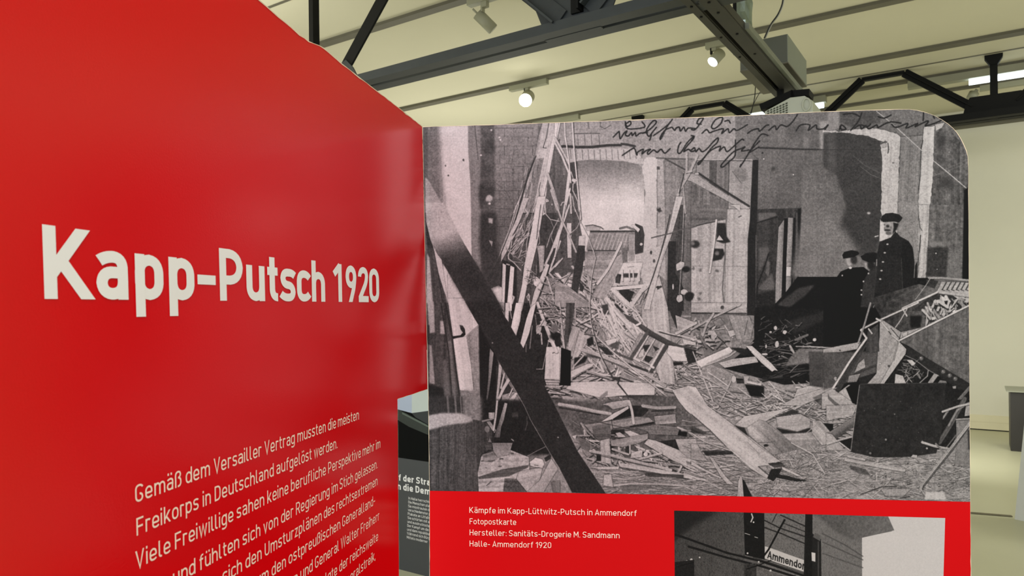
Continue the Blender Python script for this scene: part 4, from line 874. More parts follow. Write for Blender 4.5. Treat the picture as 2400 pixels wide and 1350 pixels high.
    H = {'10': ['770 400 840 330 850 345 862 420 910 350 950 320 930 370 970 385 1010 340 1020 380 1060 340 1070 385 1120 350 1160 345 1220 340',
                '1160 350 1250 300 1330 220 1330 185 1290 190 1220 280 1210 340 1240 390 1290 330 1340 270', '1275 370 1250 440', '930 230 990 190 1000 230 950 260 930 200 960 290 1180 270 1150 200',
                '1550 165 1480 260 1400 420 1390 400 1450 310 1540 270', '1300 380 1400 310 1500 230', '1550 275 1580 310 1600 280 1640 270 1655 320 1700 270 1722 322 1760 280 1856 290',
                '890 640 1010 560 1050 550 1082 635 1090 600 1165 560 1150 620 1200 580 1260 560 1220 600 1235 625 1300 570 1350 600 1400 560 1450 612 1520 550',
                '1660 470 1630 520 1620 600 1660 605 1740 480 1830 390 1820 430 1740 520 1700 590 1760 560 1800 590 1856 575'],
         '20': ['0 300 50 300 130 200 155 150 100 160 75 220 130 230', '400 135 320 170 265 260 300 290 380 230 412 160 400 135', '140 350 200 300 240 342 300 320 420 290 400 352 480 290 500 342 560 290 605 312 740 235',
                '440 190 490 180 512 215', '740 350 800 310 880 290 900 322 980 250 1020 240', '1020 310 1100 250 1122 302 1180 240 1260 260 1330 200 1400 100', '1380 320 1440 240 1560 240 1540 312 1640 240 1655 292 1740 290 1800 240 1760 300',
                '0 380 30 392 0 450', '0 570 40 540 60 592 100 550 140 592 200 560 290 460 350 410 340 470 250 560 110 750 88 740 150 690 250 580 380 520 368 582 430 530 470 592 560 520 660 430 690 440',
                '580 440 575 640 500 720 420 792 388 780 450 700 560 590 660 550 705 530 660 582 760 570', '1010 380 930 360 860 440 780 570 690 720 640 792 655 760', '900 450 760 600 890 530'],
         '30': ['150 300 180 240 235 290 180 302 160 260', '300 310 400 190 445 80', '350 282 420 240 442 292 500 250 540 292 640 240 662 272 760 220 840 200 960 215', '840 230 900 272 1050 220 1030 282 1180 220 1150 262 1300 190 1320 200 1285 250 1400 220 1490 180',
                '440 240 520 260 560 230', '200 100 330 90 420 130', '660 130 740 150 830 110', '1260 70 1255 180', '1390 120 1400 150']}
    def cr(st):
        v = [float(q) for q in st.split()]; P_ = [np.array(v[i:i + 2]) for i in range(0, len(v), 2)]; o = []
        for i in range(len(P_) - 1):
            p0, p1, p2, p3 = P_[max(0, i - 1)], P_[i], P_[i + 1], P_[min(len(P_) - 1, i + 2)]
            for k in range(4):
                t = k / 4; o.append(.5 * (2 * p1 + (p2 - p0) * t + (2 * p0 - 5 * p1 + 4 * p2 - p3) * t * t + (3 * p1 - 3 * p2 + p3 - p0) * t ** 3))
        o.append(P_[-1]); return ' '.join('%.1f %.1f' % tuple(q) for q in o)
    H = {t: [cr(a) for a in L] for t, L in H.items()}
    for t, L in H.items():
        for a in L: Ln(t, a, 18, ink, al=.9)
        if t == '30':
            for a in L: Ln(t, a, 20, ink, al=.35)
    # soft focus of the old lens, mottling and grain
    b_ = blur1(c.L, 1); c.L = c.L * .45 + b_ * .55
    c.L *= 1 + vnoise(c.rng, c.H, c.W, 4, 2) * .17 + vnoise(c.rng, c.H, c.W, 50, 2) * .12
    c.L += (c.rng.normal(0, 1, (1, c.W)) * 2.0 + c.rng.normal(0, 1, (c.H, 1)) * 1.6).astype(np.float32) * np.clip(c.L / 110, .3, 1)
    n1 = vnoise(c.rng, c.H, c.W, 3, 1) * 18 + vnoise(c.rng, c.H, c.W, 40, 3) * 12 + blur1(c.rng.normal(0, 1, (c.H, c.W)).astype(np.float32), 1) * 9
    n1 += c.rng.normal(0, 3, (c.H, c.W)).astype(np.float32)
    c.L = c.L + n1 * (0.35 + 0.65 * np.clip(c.L / 128, 0, 1))
    return c

def paint_station():
    c = Canvas(1570, 1190, 2225, 1440, 1.4, seed=3, base=70)
    def S1(st, K=7.06, ox=1560, oy=1170):
        v = [float(q) for q in st.replace(',', ' ').split()]; return [(ox + v[i] / K, oy + v[i + 1] / K) for i in range(0, len(v), 2)]
    def S2(st): return S1(st, 6.0, 1880, 1170)
    def br(x0, y0, x1, y1, sl, sp, dk, al):
        y = y0
        while y < y1:
            c.line([(x0, y), (x1, y + sl * (x1 - x0))], 0.9, dk, al=al)
            for k in range(int((x1 - x0) / 7)):
                x = x0 + c.R.uniform(0, x1 - x0); yy = y + sl * (x - x0); c.line([(x, yy), (x, yy + sp)], 0.8, dk, al=al)
            y += sp
    c.poly(S1('100 180 2400 200 2400 2000 100 2000'), 74, grad=(1580, 1200, 1720, 1300, 96), nz=12)
    br(1578, 1150, 1745, 1440, .30, 3.0, 44, .55)
    c.poly(S1('100 150 900 180 500 420 100 700'), 38, blur=8, al=.8)
    c.poly(S1('1600 200 2420 230 2420 2000 1600 2000'), 122, nz=10); br(1788, 1130, 1884, 1440, .31, 3.0, 66, .6)
    c.line(S1('100 560 500 700 1000 880 1600 1030 2400 1300'), 5, 36); c.line(S1('380 780 1000 960 1600 1110 2300 1330'), 5, 38); c.line(S1('1450 960 2300 1230'), 2, 60)
    for a, w in (('1600 330 1900 480 2320 620', 3), ('1620 460 1900 560 2320 740', 3), ('1900 260 2100 350 2320 450', 3), ('1940 390 2320 540', 2)): c.line(S1(a), w, 50)
    c.poly(S1('1290 210 1630 230 1640 1000 1310 920'), 34, nz=5); c.line(S1('1420 240 1440 300 1410 370'), 3, 190); c.line(S1('1310 560 1390 585'), 1.5, 180); c.line(S1('1470 620 1520 635'), 1.5, 180)
    for q in [(1455, 380, 2), (1355, 893, 2.2), (425, 1000, 3), (350, 1025, 2.6), (210, 1078, 2.4), (280, 1050, 1.6), (563, 962, 2), (1540, 1035, 2), (1443, 1072, 2.2), (355, 1240, 3), (285, 1258, 2.4), (425, 1218, 1.5), (1735, 1180, 2.4)]:
        (x, y), = S1('%f %f' % (q[0], q[1])); c.blob(x, y, q[2], 205)
    c.poly(S1('150 1040 470 1000 480 1400 150 1400'), 42, nz=6); c.line(S1('200 1110 460 1040'), 2, 26)
    c.poly(S1('1300 1060 1500 1060 1520 1400 1300 1400'), 60, nz=20); c.poly(S1('1500 1130 1750 1200 2000 1280 2000 1600 1500 1600'), 100, nz=24)
    # name board
    c.poly(S1('1640 780 1660 780 2300 1010 2290 1205 1640 985'), 192, nz=5); c.line(S1('1640 985 2290 1205'), 1.4, 60)
    st, tw = layout('Ammendorf', .16)
    BL, BR = S1('1680 965')[0], S1('2345 1180')[0]; TL = S1('1690 850')[0]
    for s_ in st:
        q = [(BL[0] + (BR[0] - BL[0]) * x / tw + (TL[0] - BL[0]) * y, BL[1] + (BR[1] - BL[1]) * x / tw + (TL[1] - BL[1]) * y) for x, y in s_]
        c.line(q, 2.6, 50)
    c.line(S1('1965 340 1860 530 1700 830 1610 950'), 4.2, 30); c.line(S1('1740 1010 1500 1100 1340 1150'), 2.4, 30); c.line(S1('1830 240 1760 380'), 2, 50)
    c.poly(S1('2310 210 2430 215 2430 1400 2280 1400'), 40, nz=4)
    # right half: gable wall and sky
    c.poly(S2('140 200 860 200 860 1800 140 1800'), 122, nz=12); br(1904, 1120, 2021, 1440, .47, 3.0, 84, .55)
    c.poly(S2('140 200 860 200 860 540 700 560 500 480 300 300'), 92, blur=5, nz=16)
    c.poly(S2('840 540 1300 440 2100 200 2100 1800 845 1800'), 206, nz=5); c.poly(S2('1190 200 2100 200 2100 520 1280 520'), 204, nz=5)
    c.poly(S2('600 230 1205 235 1295 437 850 538 700 560 560 400'), 96, nz=16, grad=(1980, 1220, 2090, 1240, 112))
    c.line(S2('280 480 600 640 850 800'), 3, 78, al=.7); c.line(S2('290 600 850 850'), 3, 78, al=.7); c.line(S2('290 760 850 960'), 3, 84, al=.7)
    c.poly(S2('60 200 145 205 140 1600 30 1600'), 36, nz=4); c.poly(S2('140 480 265 560 275 1600 140 1600'), 44); c.poly(S2('180 470 260 510 255 590 150 530'), 96)
    c.poly(S2('130 745 185 755 185 880 135 865'), 206); c.line(S2('225 600 225 1200'), 3, 74)
    c.L += blur1(c.rng.normal(0, 1, (c.H, c.W)).astype(np.float32), 1) * 7 + c.rng.normal(0, 3, (c.H, c.W)).astype(np.float32)
    return c

def to_image(name, c, plane3d, a0, a1, z0, z1, ppm, tint0, tint1, gain=1.0, lift=0.0):
    """resample the painting onto the level rectangle of the board that carries it"""
    nx, ny = int((a1 - a0) * ppm), int((z1 - z0) * ppm)
    aa = a0 + (np.arange(nx) + .5) / nx * (a1 - a0); zz = z0 + (np.arange(ny) + .5) / ny * (z1 - z0)
    P = plane3d(aa[None, :], zz[:, None])                      # (ny,nx,3)
    Q = P - CAMP; d = Q @ FV; X = ((CX + F * (Q @ RV) / d) - c.x0) * c.S - .5; Y = ((CY - F * (Q @ UV_) / d) - c.y0) * c.S - .5
    X = np.clip(X, 0, c.W - 1.001); Y = np.clip(Y, 0, c.H - 1.001); xi = X.astype(int); yi = Y.astype(int); fx = X - xi; fy = Y - yi
    L = c.L; g = (L[yi, xi] * (1 - fx) + L[yi, xi + 1] * fx) * (1 - fy) + (L[yi + 1, xi] * (1 - fx) + L[yi + 1, xi + 1] * fx) * fy
    g = g * gain + lift; g = np.where(g > 172, 172 + (g - 172) * .62, g); g = np.clip(g, 12, 235) / 255.0
    t = np.linspace(0, 1, nx)[None, :, None]
    tint = np.array(tint0) * (1 - t) + np.array(tint1) * t
    rgb = np.clip(g[:, :, None] * tint, 0, 1)
    rgba = np.concatenate([rgb, np.ones((ny, nx, 1))], axis=2).astype(np.float32)
    im = bpy.data.images.new(name, nx, ny); im.pixels.foreach_set(rgba.ravel()); im.update(); im.pack()
    return im
def print_mat(name, im, rough=0.55):
    m = bpy.data.materials.new(name); m.use_nodes = True; N = m.node_tree.nodes; L = m.node_tree.links
    t = N.new('ShaderNodeTexImage'); t.image = im; t.extension = 'EXTEND'; b = N['Principled BSDF']
    L.new(t.outputs['Color'], b.inputs['Base Color']); b.inputs['Roughness'].default_value = rough; b.inputs['Specular IOR Level'].default_value = 0.12
    return m
# ------------------------------------------------------------------ materials
M = {}
M['ceiling'] = mat('ceiling_plaster', (206, 202, 176), .9, var=.02, scale=1.2)
M['wall'] = mat('wall_paint', (212, 210, 192), .85, var=.02, scale=1.5, bump=.1)
M['floor'] = mat('floor_coating', (198, 197, 168), .38, var=.04, scale=1.2, spec=.4)
M['steel'] = mat('dark_steel', (43, 48, 50), .5, var=.12, scale=9, bump=.15, bscale=90)
M['black'] = mat('black_steel', (9, 10, 10), .6, var=.1, scale=9, bump=.12, bscale=90, spec=.2)
M['purlin'] = mat('grey_paint', (98, 95, 80), .6, var=.05, scale=8)
M['beam'] = mat('grey_steel', (58, 57, 50), .6, var=.08, scale=10)
M['beamlite'] = mat('galvanised_steel', (128, 134, 124), .42, var=.07, scale=12, metal=.25)
M['lamp'] = mat('lamp_grey', (150, 150, 128), .5, var=.03)
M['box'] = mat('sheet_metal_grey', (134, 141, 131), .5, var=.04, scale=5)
M['glow'] = mat('lamp_lens', (255, 255, 250), .3, emit=(255, 252, 240), estr=26)
M['glow2'] = mat('lamp_lens_soft', (255, 255, 250), .3, emit=(250, 253, 255), estr=5)
M['tube'] = mat('light_tube', (250, 255, 255), .3, emit=(232, 246, 255), estr=3.2)
M['red'] = mat('red_board_print', (216, 0, 9), .21, var=.03, scale=2.5, bump=.06, bscale=500, spec=.5)
M['red2'] = mat('red_caption_print', (204, 0, 8), .45, var=.03, scale=2.5, bump=.05, bscale=500, spec=.12)
M['edge'] = mat('pale_board_edge', (226, 206, 176), .8, var=.12, scale=60)
M['white_ink'] = mat('white_lettering', (244, 243, 240), .5, var=.02)
M['pale_ink'] = mat('pale_pink_lettering', (252, 226, 208), .5, var=.02)
M['darkboard'] = mat('dark_grey_board', (70, 72, 74), .5, var=.03)
M['foil'] = mat('silver_foil', (150, 164, 158), .28, metal=.85, var=.2, scale=30, bump=1.0, bscale=26, stretch=(1, 1, .35))
M['cable'] = mat('black_cable', (16, 16, 16), .5)
M['cablew'] = mat('pale_cable', (190, 190, 180), .5)
M['plinth'] = mat('dark_plinth_paint', (48, 46, 44), .5, var=.06)
M['plinthtop'] = mat('grey_plinth_top', (150, 152, 136), .4, var=.03)
M['white'] = mat('white_board_paint', (214, 216, 212), .5, var=.02)
M['proj'] = mat('projector_white', (196, 200, 186), .45, var=.02)
M['grille'] = mat('projector_grille', (74, 78, 64), .6, var=.05)
M['strip'] = mat('floor_strip_brown', (104, 98, 78), .6, var=.1)
M['sky_blue'] = mat('print_sky', (176, 188, 208), .45, var=.03); M['sky_pale'] = mat('print_sky_pale', (196, 206, 200), .45, var=.03)
M['gun'] = mat('print_green_barrel', (38, 46, 40), .4, var=.1, scale=30); M['gunlite'] = mat('print_barrel_highlight', (92, 104, 94), .4); M['inkblack'] = mat('print_black', (5, 6, 7), .5, spec=.1)
HC = 2.45 + EYE            # ceiling height above the floor

# ------------------------------------------------------------------ setting
def struct(name, mb, m, **k): return tag(mb.build(name, m, **k), kind='structure')
struct('floor', MB().hbox(-7, 9, -3.0, 11.0, -0.1, 0), M['floor'])
struct('ceiling', MB().hbox(-7, 9, 0.6, 11.0, HC, HC + .12), M['ceiling'])
WW = 10.67
struct('wall_far', MB().hbox(-7, 9, WW, WW + .2, 0, HC), M['wall'])
struct('wall_left', MB().hbox(9, 9.2, -3.0, 11.0, 0, HC), M['wall'])
struct('wall_right', MB().hbox(-7.2, -7, -3.0, 11.0, 0, HC), M['wall'])
b = MB().hbox(-7, 9, WW - .022, WW, 0.014, .19); b.hbox(-7, 9, WW - .026, WW - .022, .105, .185); struct('baseboard_far', b, mat('cream_baseboard', (214, 208, 176), .5, var=.02))
struct('trim_1', MB().hbox(-7, 9, WW - .012, WW, 0, .014), M['black'])
b = MB().hbox(-7, 9, WW - .10, WW, 1.6 + 2.245, 1.6 + 2.31); b.hbox(-7, 9, WW - .07, WW, 1.6 + 2.22, 1.6 + 2.245); struct('trim_2', b, M['purlin'])
n = 3
for w0, w1, t in ((4.389, 4.474, .03), (6.377, 6.468, .03), (7.77, 7.88, .03), (8.78, 8.863, .03), (9.43, 9.50, .03)):
    b = MB().hbox(-7, 9, w0 + .006, w1 - .006, HC - t + .006, HC); b.hbox(-7, 9, w0, w1, HC - t, HC - t + .006)
    struct('trim_%d' % n, b, M['purlin']); n += 1
for w0 in (3.67, 8.36):
    struct('trim_%d' % n, MB().hbox(-7, 9, w0 - .012, w0 + .012, HC - .006, HC), M['purlin']); n += 1
a_, w_ = on_z(2275, 1203, 0.0); a2, w2 = on_z(2372, 1211, 0.0)
P1 = np.array(W(a_, w_, .003)); P2 = np.array(W(a2, w2, .003)); dd = (P2 - P1) / np.linalg.norm(P2 - P1); nn = np.array([-dd[1], dd[0], 0]) * .018
P1 = P1 - dd * 1.2
struct('trim_%d' % n, MB().prism([P1 - nn, P2 - nn, P2 + nn, P1 + nn], [q + np.array([0, 0, .004]) for q in (P1 - nn, P2 - nn, P2 + nn, P1 + nn)]), M['strip'])

# ------------------------------------------------------------------ roof trusses
def bar(mb, p, q, wd, w0, w1):               # flat bar in the truss plane between two (a, z) points
    dx, dz = q[0] - p[0], q[1] - p[1]; l = math.hypot(dx, dz); nx, nz = -dz / l * wd / 2, dx / l * wd / 2
    return mb.wpoly([(p[0] + nx, p[1] + nz), (q[0] + nx, q[1] + nz), (q[0] - nx, q[1] - nz), (p[0] - nx, p[1] - nz)], w0, w1)
def rivets(name, pts, w, parent, m, r=.013):
    for a, z in pts: MB().cyl(W(a, w, z), W(a, w - .014, z), r, r * .8, n=10).build(name, m, parent)
ZB = EYE + 1.82
# the near truss, its cross beam and what hangs on it are drawn for a chord 1.82 m above the eye and then brought to 1.49 m
KS = 0.82; HT = EYE + 2.45 / KS
def nearer(root):
    def sc(o):
        if o.type == 'MESH':
            for v in o.data.vertices: v.co = Vector(CAMP) + (v.co - Vector(CAMP)) * KS
        for c in o.children: sc(c)
    sc(root)
    if root.type == 'EMPTY':
        root.location = Vector(CAMP) + (root.location - Vector(CAMP)) * KS
        def fix(o, off):
            for c in o.children: c.location = -off if o is root else c.location; fix(c, off)
        fix(root, root.location)
# near truss: paired angles with a slot, gussets and struts
T1 = empty('roof_truss', W(2.2, 4.1, ZB)); tag(T1, 'near dark steel roof truss of paired angles crossing above the red panel', 'truss', 'riveted steel roof trusses')
WF, WB = 4.03, 4.28
for w0, w1 in ((WF, WF + .105), (WB - .105, WB)):
    mb = MB().hbox(-3.2, 7.5, w0, w1, ZB, ZB + .011)
    mb.hbox(-3.2, 7.5, w0 if w0 == WF else w1 - .011, (w0 + .011) if w0 == WF else w1, ZB + .011, ZB + .066); mb.build('bottom_chord', M['steel'], T1)
mb = MB()
for a0, a1 in ((-3.2, on_z(1640, 9, ZB)[0]), (on_z(1418, 69, ZB)[0], on_z(1287, 101, ZB)[0])): mb.hbox(min(a0, a1), max(a0, a1), WF + .1, WB - .1, ZB - .003, ZB + .008)
mb.build('batten_plate', M['steel'], T1)
WM = 4.10
def T1p(x, y): return on_w(x, y, WM)
A0, Z0 = T1p(735, 150)
mb = MB(); mb.hbox(A0 - .055, A0 + .055, WM, WM + .02, ZB, HT); mb.hbox(A0 - .055, A0 - .043, WM - .05, WM, ZB, HT); mb.build('post', M['black'], T1)
p, q = T1p(803, 165), T1p(893, 0); k_ = (HT - p[1]) / (q[1] - p[1]); q = (p[0] + (q[0] - p[0]) * k_, HT)
mb = MB(); bar(mb, p, q, .105, WM, WM + .02); mb.build('strut', M['black'], T1)
mb = MB().wpoly([T1p(838, 176), T1p(829, 158), T1p(813, 141), T1p(800, 150), (A0 - .1, ZB + .30), (A0 - .1, ZB + .01), (T1p(838, 176)[0], ZB + .01)], WM - .012, WM); mb.build('gusset_plate', M['steel'], T1)
# middle node
gl = [T1p(1272, 63), T1p(1258, 28), T1p(1243, 16), T1p(1215, -6), T1p(1462, -50), T1p(1438, 15)]
gl = [(a, max(z, ZB + .02)) for a, z in gl]
MB().wpoly(gl, WM - .012, WM).build('gusset_plate', M['steel'], T1)
for (x0, y0, x1, y1, wd, mm) in ((1320, 46, 1226, -30, .115, 'steel'), (1385, 28, 1440, -44, .115, 'steel')):
    p, q = T1p(x0, y0), T1p(x1, y1); k_ = (HT - p[1]) / (q[1] - p[1]); q = (p[0] + (q[0] - p[0]) * k_, HT)
    mb = MB(); bar(mb, p, q, wd, WM - .03, WM - .012); d = (q[0] - p[0], q[1] - p[1]); l = math.hypot(*d); ox, oz = d[1] / l * .05, -d[0] / l * .05
    bar(mb, (p[0] + ox, p[1] + oz), (q[0] + ox, q[1] + oz), .014, WM - .09, WM - .03); mb.build('strut', M[mm], T1)
am = T1p(1352, 10)[0]
mb = MB(); mb.hbox(am - .055, am - .04, WM - .09, WM - .012, T1p(1352, 34)[1], HT); mb.hbox(am - .055, am + .03, WM - .03, WM - .012, T1p(1352, 34)[1], HT); mb.build('post', M['black'], T1)
rivets('rivet', [T1p(x, y) for x, y in ((1303, 67), (1340, 59), (1352, 55), (1390, 46), (1292, 40), (1303, 33), (1396, 12), (1345, 24))], WM - .012, T1, M['black'], .012)
nearer(T1)
W2N = 6.9
# far truss: regular module found from its three posts
W2 = 8.33; MOD = 1.883; AP = on_w(2330, 200, W2)[0]
T2 = empty('roof_truss', W(AP, W2, ZB)); tag(T2, 'far black steel roof truss seen over the top of the photo panel', 'truss', 'riveted steel roof trusses')
for s in (0, .13): MB().hbox(-3.2, 7.5, W2 + s, W2 + .1 + s, ZB, ZB + .012).build('bottom_chord', M['black'], T2)
for s in (-.006, .22): MB().hbox(-3.2, 7.5, W2 + s, W2 + s + .012, ZB, ZB + .068).build('bottom_chord', M['black'], T2)
WT = W2 + .09
for k in range(-1, 4):
    a = AP + k * MOD
    if a > 6.5: continue
    mb = MB().hbox(a - .032, a + .032, WT, WT + .05, ZB, HC - .02); mb.wpoly([(a - .032, HC - .1), (a + .032, HC - .1), (a + .075, HC - .03), (a + .075, HC), (a - .075, HC), (a - .075, HC - .03)], WT - .01, WT + .06)
    mb.build('post', M['black'], T2)
    MB().wpoly([(a - .3, ZB + .07), (a + .26, ZB + .07), (a + .235, ZB + .17), (a + .2, ZB + .235), (a - .22, ZB + .235), (a - .26, ZB + .17)], WT - .014, WT).build('gusset_plate', M['black'], T2)
    c0 = a + MOD / 2 + .03
    for s in (-1, 1):
        e = a + .18 if s < 0 else a + MOD - .18
        mb = MB(); bar(mb, (e, ZB + .14), (c0 + s * .2, HC - .03), .085, WT, WT + .03); bar(mb, (e, ZB + .14), (c0 + s * .2, HC - .03), .012, WT - .03, WT + .05); mb.build('strut', M['black'], T2)
    MB().hbox(c0 - .2, c0 + .2, WT - .01, WT + .05, HC - .045, HC - .012).build('top_bar', M['black'], T2)

# ------------------------------------------------------------------ beam that crosses between the trusses
CB = empty('cross_beam', W(1.35, 6.3, ZB)); tag(CB, 'grey double channel beam running from the near truss towards the far truss', 'beam')
for a0, a1, lip, mm in ((1.395, 1.445, 1.445, 'beam'), (1.268, 1.358, 1.268, 'beam')):
    mb = MB().hbox(a0, a1, WB - .26, W2N, ZB - .008, ZB + .004)
    mb.hbox(lip - .004, lip + .004, WB, W2N, ZB + .004, ZB + .06)
    i = a0 if lip == a1 else a1
    mb.hbox(i - .005, i + .005, WB, W2N, ZB + .004, ZB + .11); mb.build('channel', M[mm], CB)
    for w in (4.16, 4.34, 4.75, 5.2): MB().cyl(W((a0 + a1) / 2, w, ZB - .008), W((a0 + a1) / 2, w, ZB - .014), .009, n=8).build('bolt', M['black'], CB)
MB().hbox(1.355, 1.40, WB, W2N, ZB + .1, ZB + .112).build('web_plate', M['black'], CB)
MB().hbox(1.235, 1.262, 4.75, W2N, ZB + .01, ZB + .05).build('side_rail', M['beamlite'], CB)

nearer(CB)

# ------------------------------------------------------------------ grey ventilation box, foil duct, projector
VZ = EYE + 2.0
V = empty('ventilation_box', W(1.465, 6.45, VZ)); tag(V, 'large grey sheet metal box resting over the cross beam', 'ventilation box')
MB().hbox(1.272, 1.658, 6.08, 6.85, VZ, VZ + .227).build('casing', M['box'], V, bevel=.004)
MB().hbox(1.276, 1.654, 6.074, 6.08, VZ + .003, VZ + .224).build('shaded_front_panel', mat('shaded_sheet_metal', (88, 91, 82), .5, var=.03), V)  # thin front sheet, darker than the casing: its shade is put into the colour
MB().hbox(1.272, 1.658, 6.08, 6.85, VZ - .012, VZ).build('bottom_panel', M['purlin'], V)
ad, zd = on_w(1741, 60, 5.75)
rng = random.Random(4); mb = MB(); ring = []
for k in range(13):
    z = ZB + .3 + k * (HT - ZB - .3) / 12; r = []
    for j in range(12):
        t = j / 12 * 2 * math.pi; rr = .072 * (1 + rng.uniform(-.13, .13)); r.append(W(ad + rr * math.cos(t), 5.75 + rr * math.sin(t), z))
    ring.append(r)
for k in range(12):
    for j in range(12): mb.quad(ring[k][j], ring[k][(j + 1) % 12], ring[k + 1][(j + 1) % 12], ring[k + 1][j])
fd_ = tag(mb.build('foil_duct', M['foil']), 'crumpled silver foil duct rising behind the cross beam', 'duct')
hr_ = tag(MB().cyl(W(on_w(1722, 30, 5.3)[0], 5.3, ZB + .05), W(on_w(1722, 30, 5.3)[0], 5.3, HT), .014, n=10).build('hanger_rod', M['black']), 'thin black rod hanging left of the silver foil duct', 'rod')
# projector
pz = EYE + 1.675; PJ = empty('projector', W(1.36, 6.3, pz - .14)); tag(PJ, 'white ceiling projector under the end of the cross beam', 'projector')
w0, w1 = 6.0, 6.36; a0, a1 = on_w(1905, 255, 6.0)[0], on_w(1792, 262, 6.0)[0]
outl = [(a0, pz - .15), (a0 - .0, pz - .05), (a0 + .06, pz), (a0 + .17, pz + .005), (a1, pz - .075), (a1, pz - .15)]
MB().wpoly(outl, w0, w1).build('casing', M['proj'], PJ, bevel=.008)
gq = MB()
for r_ in range(5):
    for c_ in range(9):
        x = a0 + .19 + c_ * .024; z = pz - .03 - r_ * .019 - c_ * .0066
        if x < a1 - .02: gq.wpoly([(x, z), (x + .016, z - .004), (x + .016, z - .016), (x, z - .012)], w0 - .003, w0 + .001)
tag(gq.build('grille', M['grille'], PJ), kind='stuff')
mb = MB(); bar(mb, (a0 + .03, pz + .03), (a0 + .17, pz + .042), .05, w0 + .02, w0 + .2); bar(mb, (a0 + .15, pz + .045), (a1 + .04, pz - .03), .055, w0 + .02, w0 + .2); mb.build('mounting_plate', M['black'], PJ)
MB().cyl(W(1.36, 6.2, pz), W(1.36, 6.2, ZB + .1), .03, n=14).build('mounting_pole', M['black'], PJ)
mb = MB(); c_ = [W(a0 + .045 + .03 * math.cos(t), w0 - .012, pz - .075 + .05 * math.sin(t)) for t in np.linspace(0, 2 * math.pi, 15)]; mb.tube(c_, .006); mb.build('cable_loop', M['proj'], PJ)

for o_ in (V, PJ, fd_, hr_): nearer(o_)

# ------------------------------------------------------------------ cables
def cable(name, pts, m, label, r=.006, cat='cable', group=None):
    mb = MB(); P = [Vector(q) for q in pts]; out = []
    for i in range(len(P) - 1):
        p0, p1, p2, p3 = P[max(0, i - 1)], P[i], P[i + 1], P[min(len(P) - 1, i + 2)]
        for k in range(5):
            t = k / 5; out.append(0.5 * ((2 * p1) + (p2 - p0) * t + (2 * p0 - 5 * p1 + 4 * p2 - p3) * t * t + (3 * p1 - 3 * p2 + p3 - p0) * t ** 3))
    out.append(P[-1]); mb.tube(out, r); o_ = tag(mb.build(name, m), label, cat, group); nearer(o_); return o_
def cp(x, y, w): a, z = on_w(x, y, w); return W(a, w, min(z, HT))
cable('cable', [cp(1838, -60, 6.1), cp(1835, 0, 6.1), cp(1824, 32, 6.1), cp(1806, 58, 6.1), cp(1791, 90, 6.1)], M['cable'], 'black cable drooping from the ceiling onto the grey ventilation box')
cable('cable', [cp(1840, -60, 6.14), cp(1837.5, 0, 6.14), cp(1827, 32, 6.14), cp(1809, 58, 6.14), cp(1794, 90, 6.14)], M['cablew'], 'pale cable running beside the black one above the grey box', r=.004)
cable('cable', [cp(1771, 195, 7.0), cp(1769, 225, 7.0), cp(1764, 250, 7.0), cp(1752, 285, 7.0)], M['cable'], 'black cable hanging straight beside the far truss strut', r=.0045)
cable('cable', [cp(1784, 212, 7.1), cp(1772, 232, 7.12), cp(1764, 252, 7.14), cp(1758, 285, 7.14)], M['cable'], 'thin black cable bending down from under the ventilation box', r=.0035)

# ------------------------------------------------------------------ lamps on the ceiling tracks
def spotlamp(label, px, w, tail, nose, r, glow, track, zt=HC - .03, power=0):
    a, z = on_w(tail[0], tail[1], w); a2, z2 = on_w(nose[0], nose[1], w)
    S = empty('spotlight', W(a, w, zt)); tag(S, label, 'spotlight', 'spotlights on the ceiling tracks')
    x0, x1 = on_w(track[0], 100, w)[0], on_w(track[1], 100, w)[0]
    MB().hbox(min(x0, x1), max(x0, x1), w - .03, w + .03, zt - .055, zt).build('track_adapter', M['lamp'], S)
    ap = on_w(px, 100, w)[0]
    MB().hbox(ap - .035, ap + .005, w - .02, w + .02, z + .03, zt - .05).build('stem', M['lamp'], S); MB().hbox(ap + .005, ap + .018, w - .02, w + .02, z, zt - .05).build('bracket', M['black'] if glow else M['lamp'], S)
    d = nose[2] if len(nose) > 2 else 0.0
    A = np.array(W(a, w, z)); B = np.array(W(a2, w - d, z2))
    mb = MB().cyl(A, B, r, n=28); mb.build('lamp_head', M['lamp'], S, smooth=True)
    u = (B - A) / np.linalg.norm(B - A)
    if glow:
        MB().cyl(B - u * .002, B + u * .006, r * .93, n=24).build('lens', M[glow], S)
        spot('lamp_light', tuple(B + u * .02), tuple(B + u), power, (1, .95, .85), ang=70, r=.04)
    else: MB().cyl(A - u * .05, A, .008, n=8).build('tilt_lever', M['lamp'], S); MB().cyl(B - u * .002, B + u * .004, r * .9, n=24).build('lens', M['lamp'], S)
    return S
spotlamp('unlit grey cylinder spotlight turned away beside the near truss', 1135, 4.43, (1119, 32), (1140, 60, -.09), .046, None, (1100, 1190))
spotlamp('glaring white spotlight shining at the viewer above the photo panel', 1232, 6.42, (1238, 226, .0), (1249, 243, .15), .070, 'glow', (1195, 1282), power=14)
spotlamp('lit grey spotlight hanging left of the cross beam', 1670, 6.42, (1689, 124), (1676, 150, .07), .050, 'glow2', (1655, 1713), power=14)
spotlamp('small spotlight on the farthest track above the far truss', 2283, 9.46, (2283, 218), (2276, 232, .02), .05, None, (2295, 2420))
a0, a1 = on_w(1358, 275, 7.83)[0], on_w(1250, 290, 7.83)[0]
tag(MB().hbox(a0, a1, 7.80, 7.86, HC - .09, HC - .03).build('track_box', M['lamp'], bevel=.003), 'plain grey track box right above the photo panel edge', 'track box')
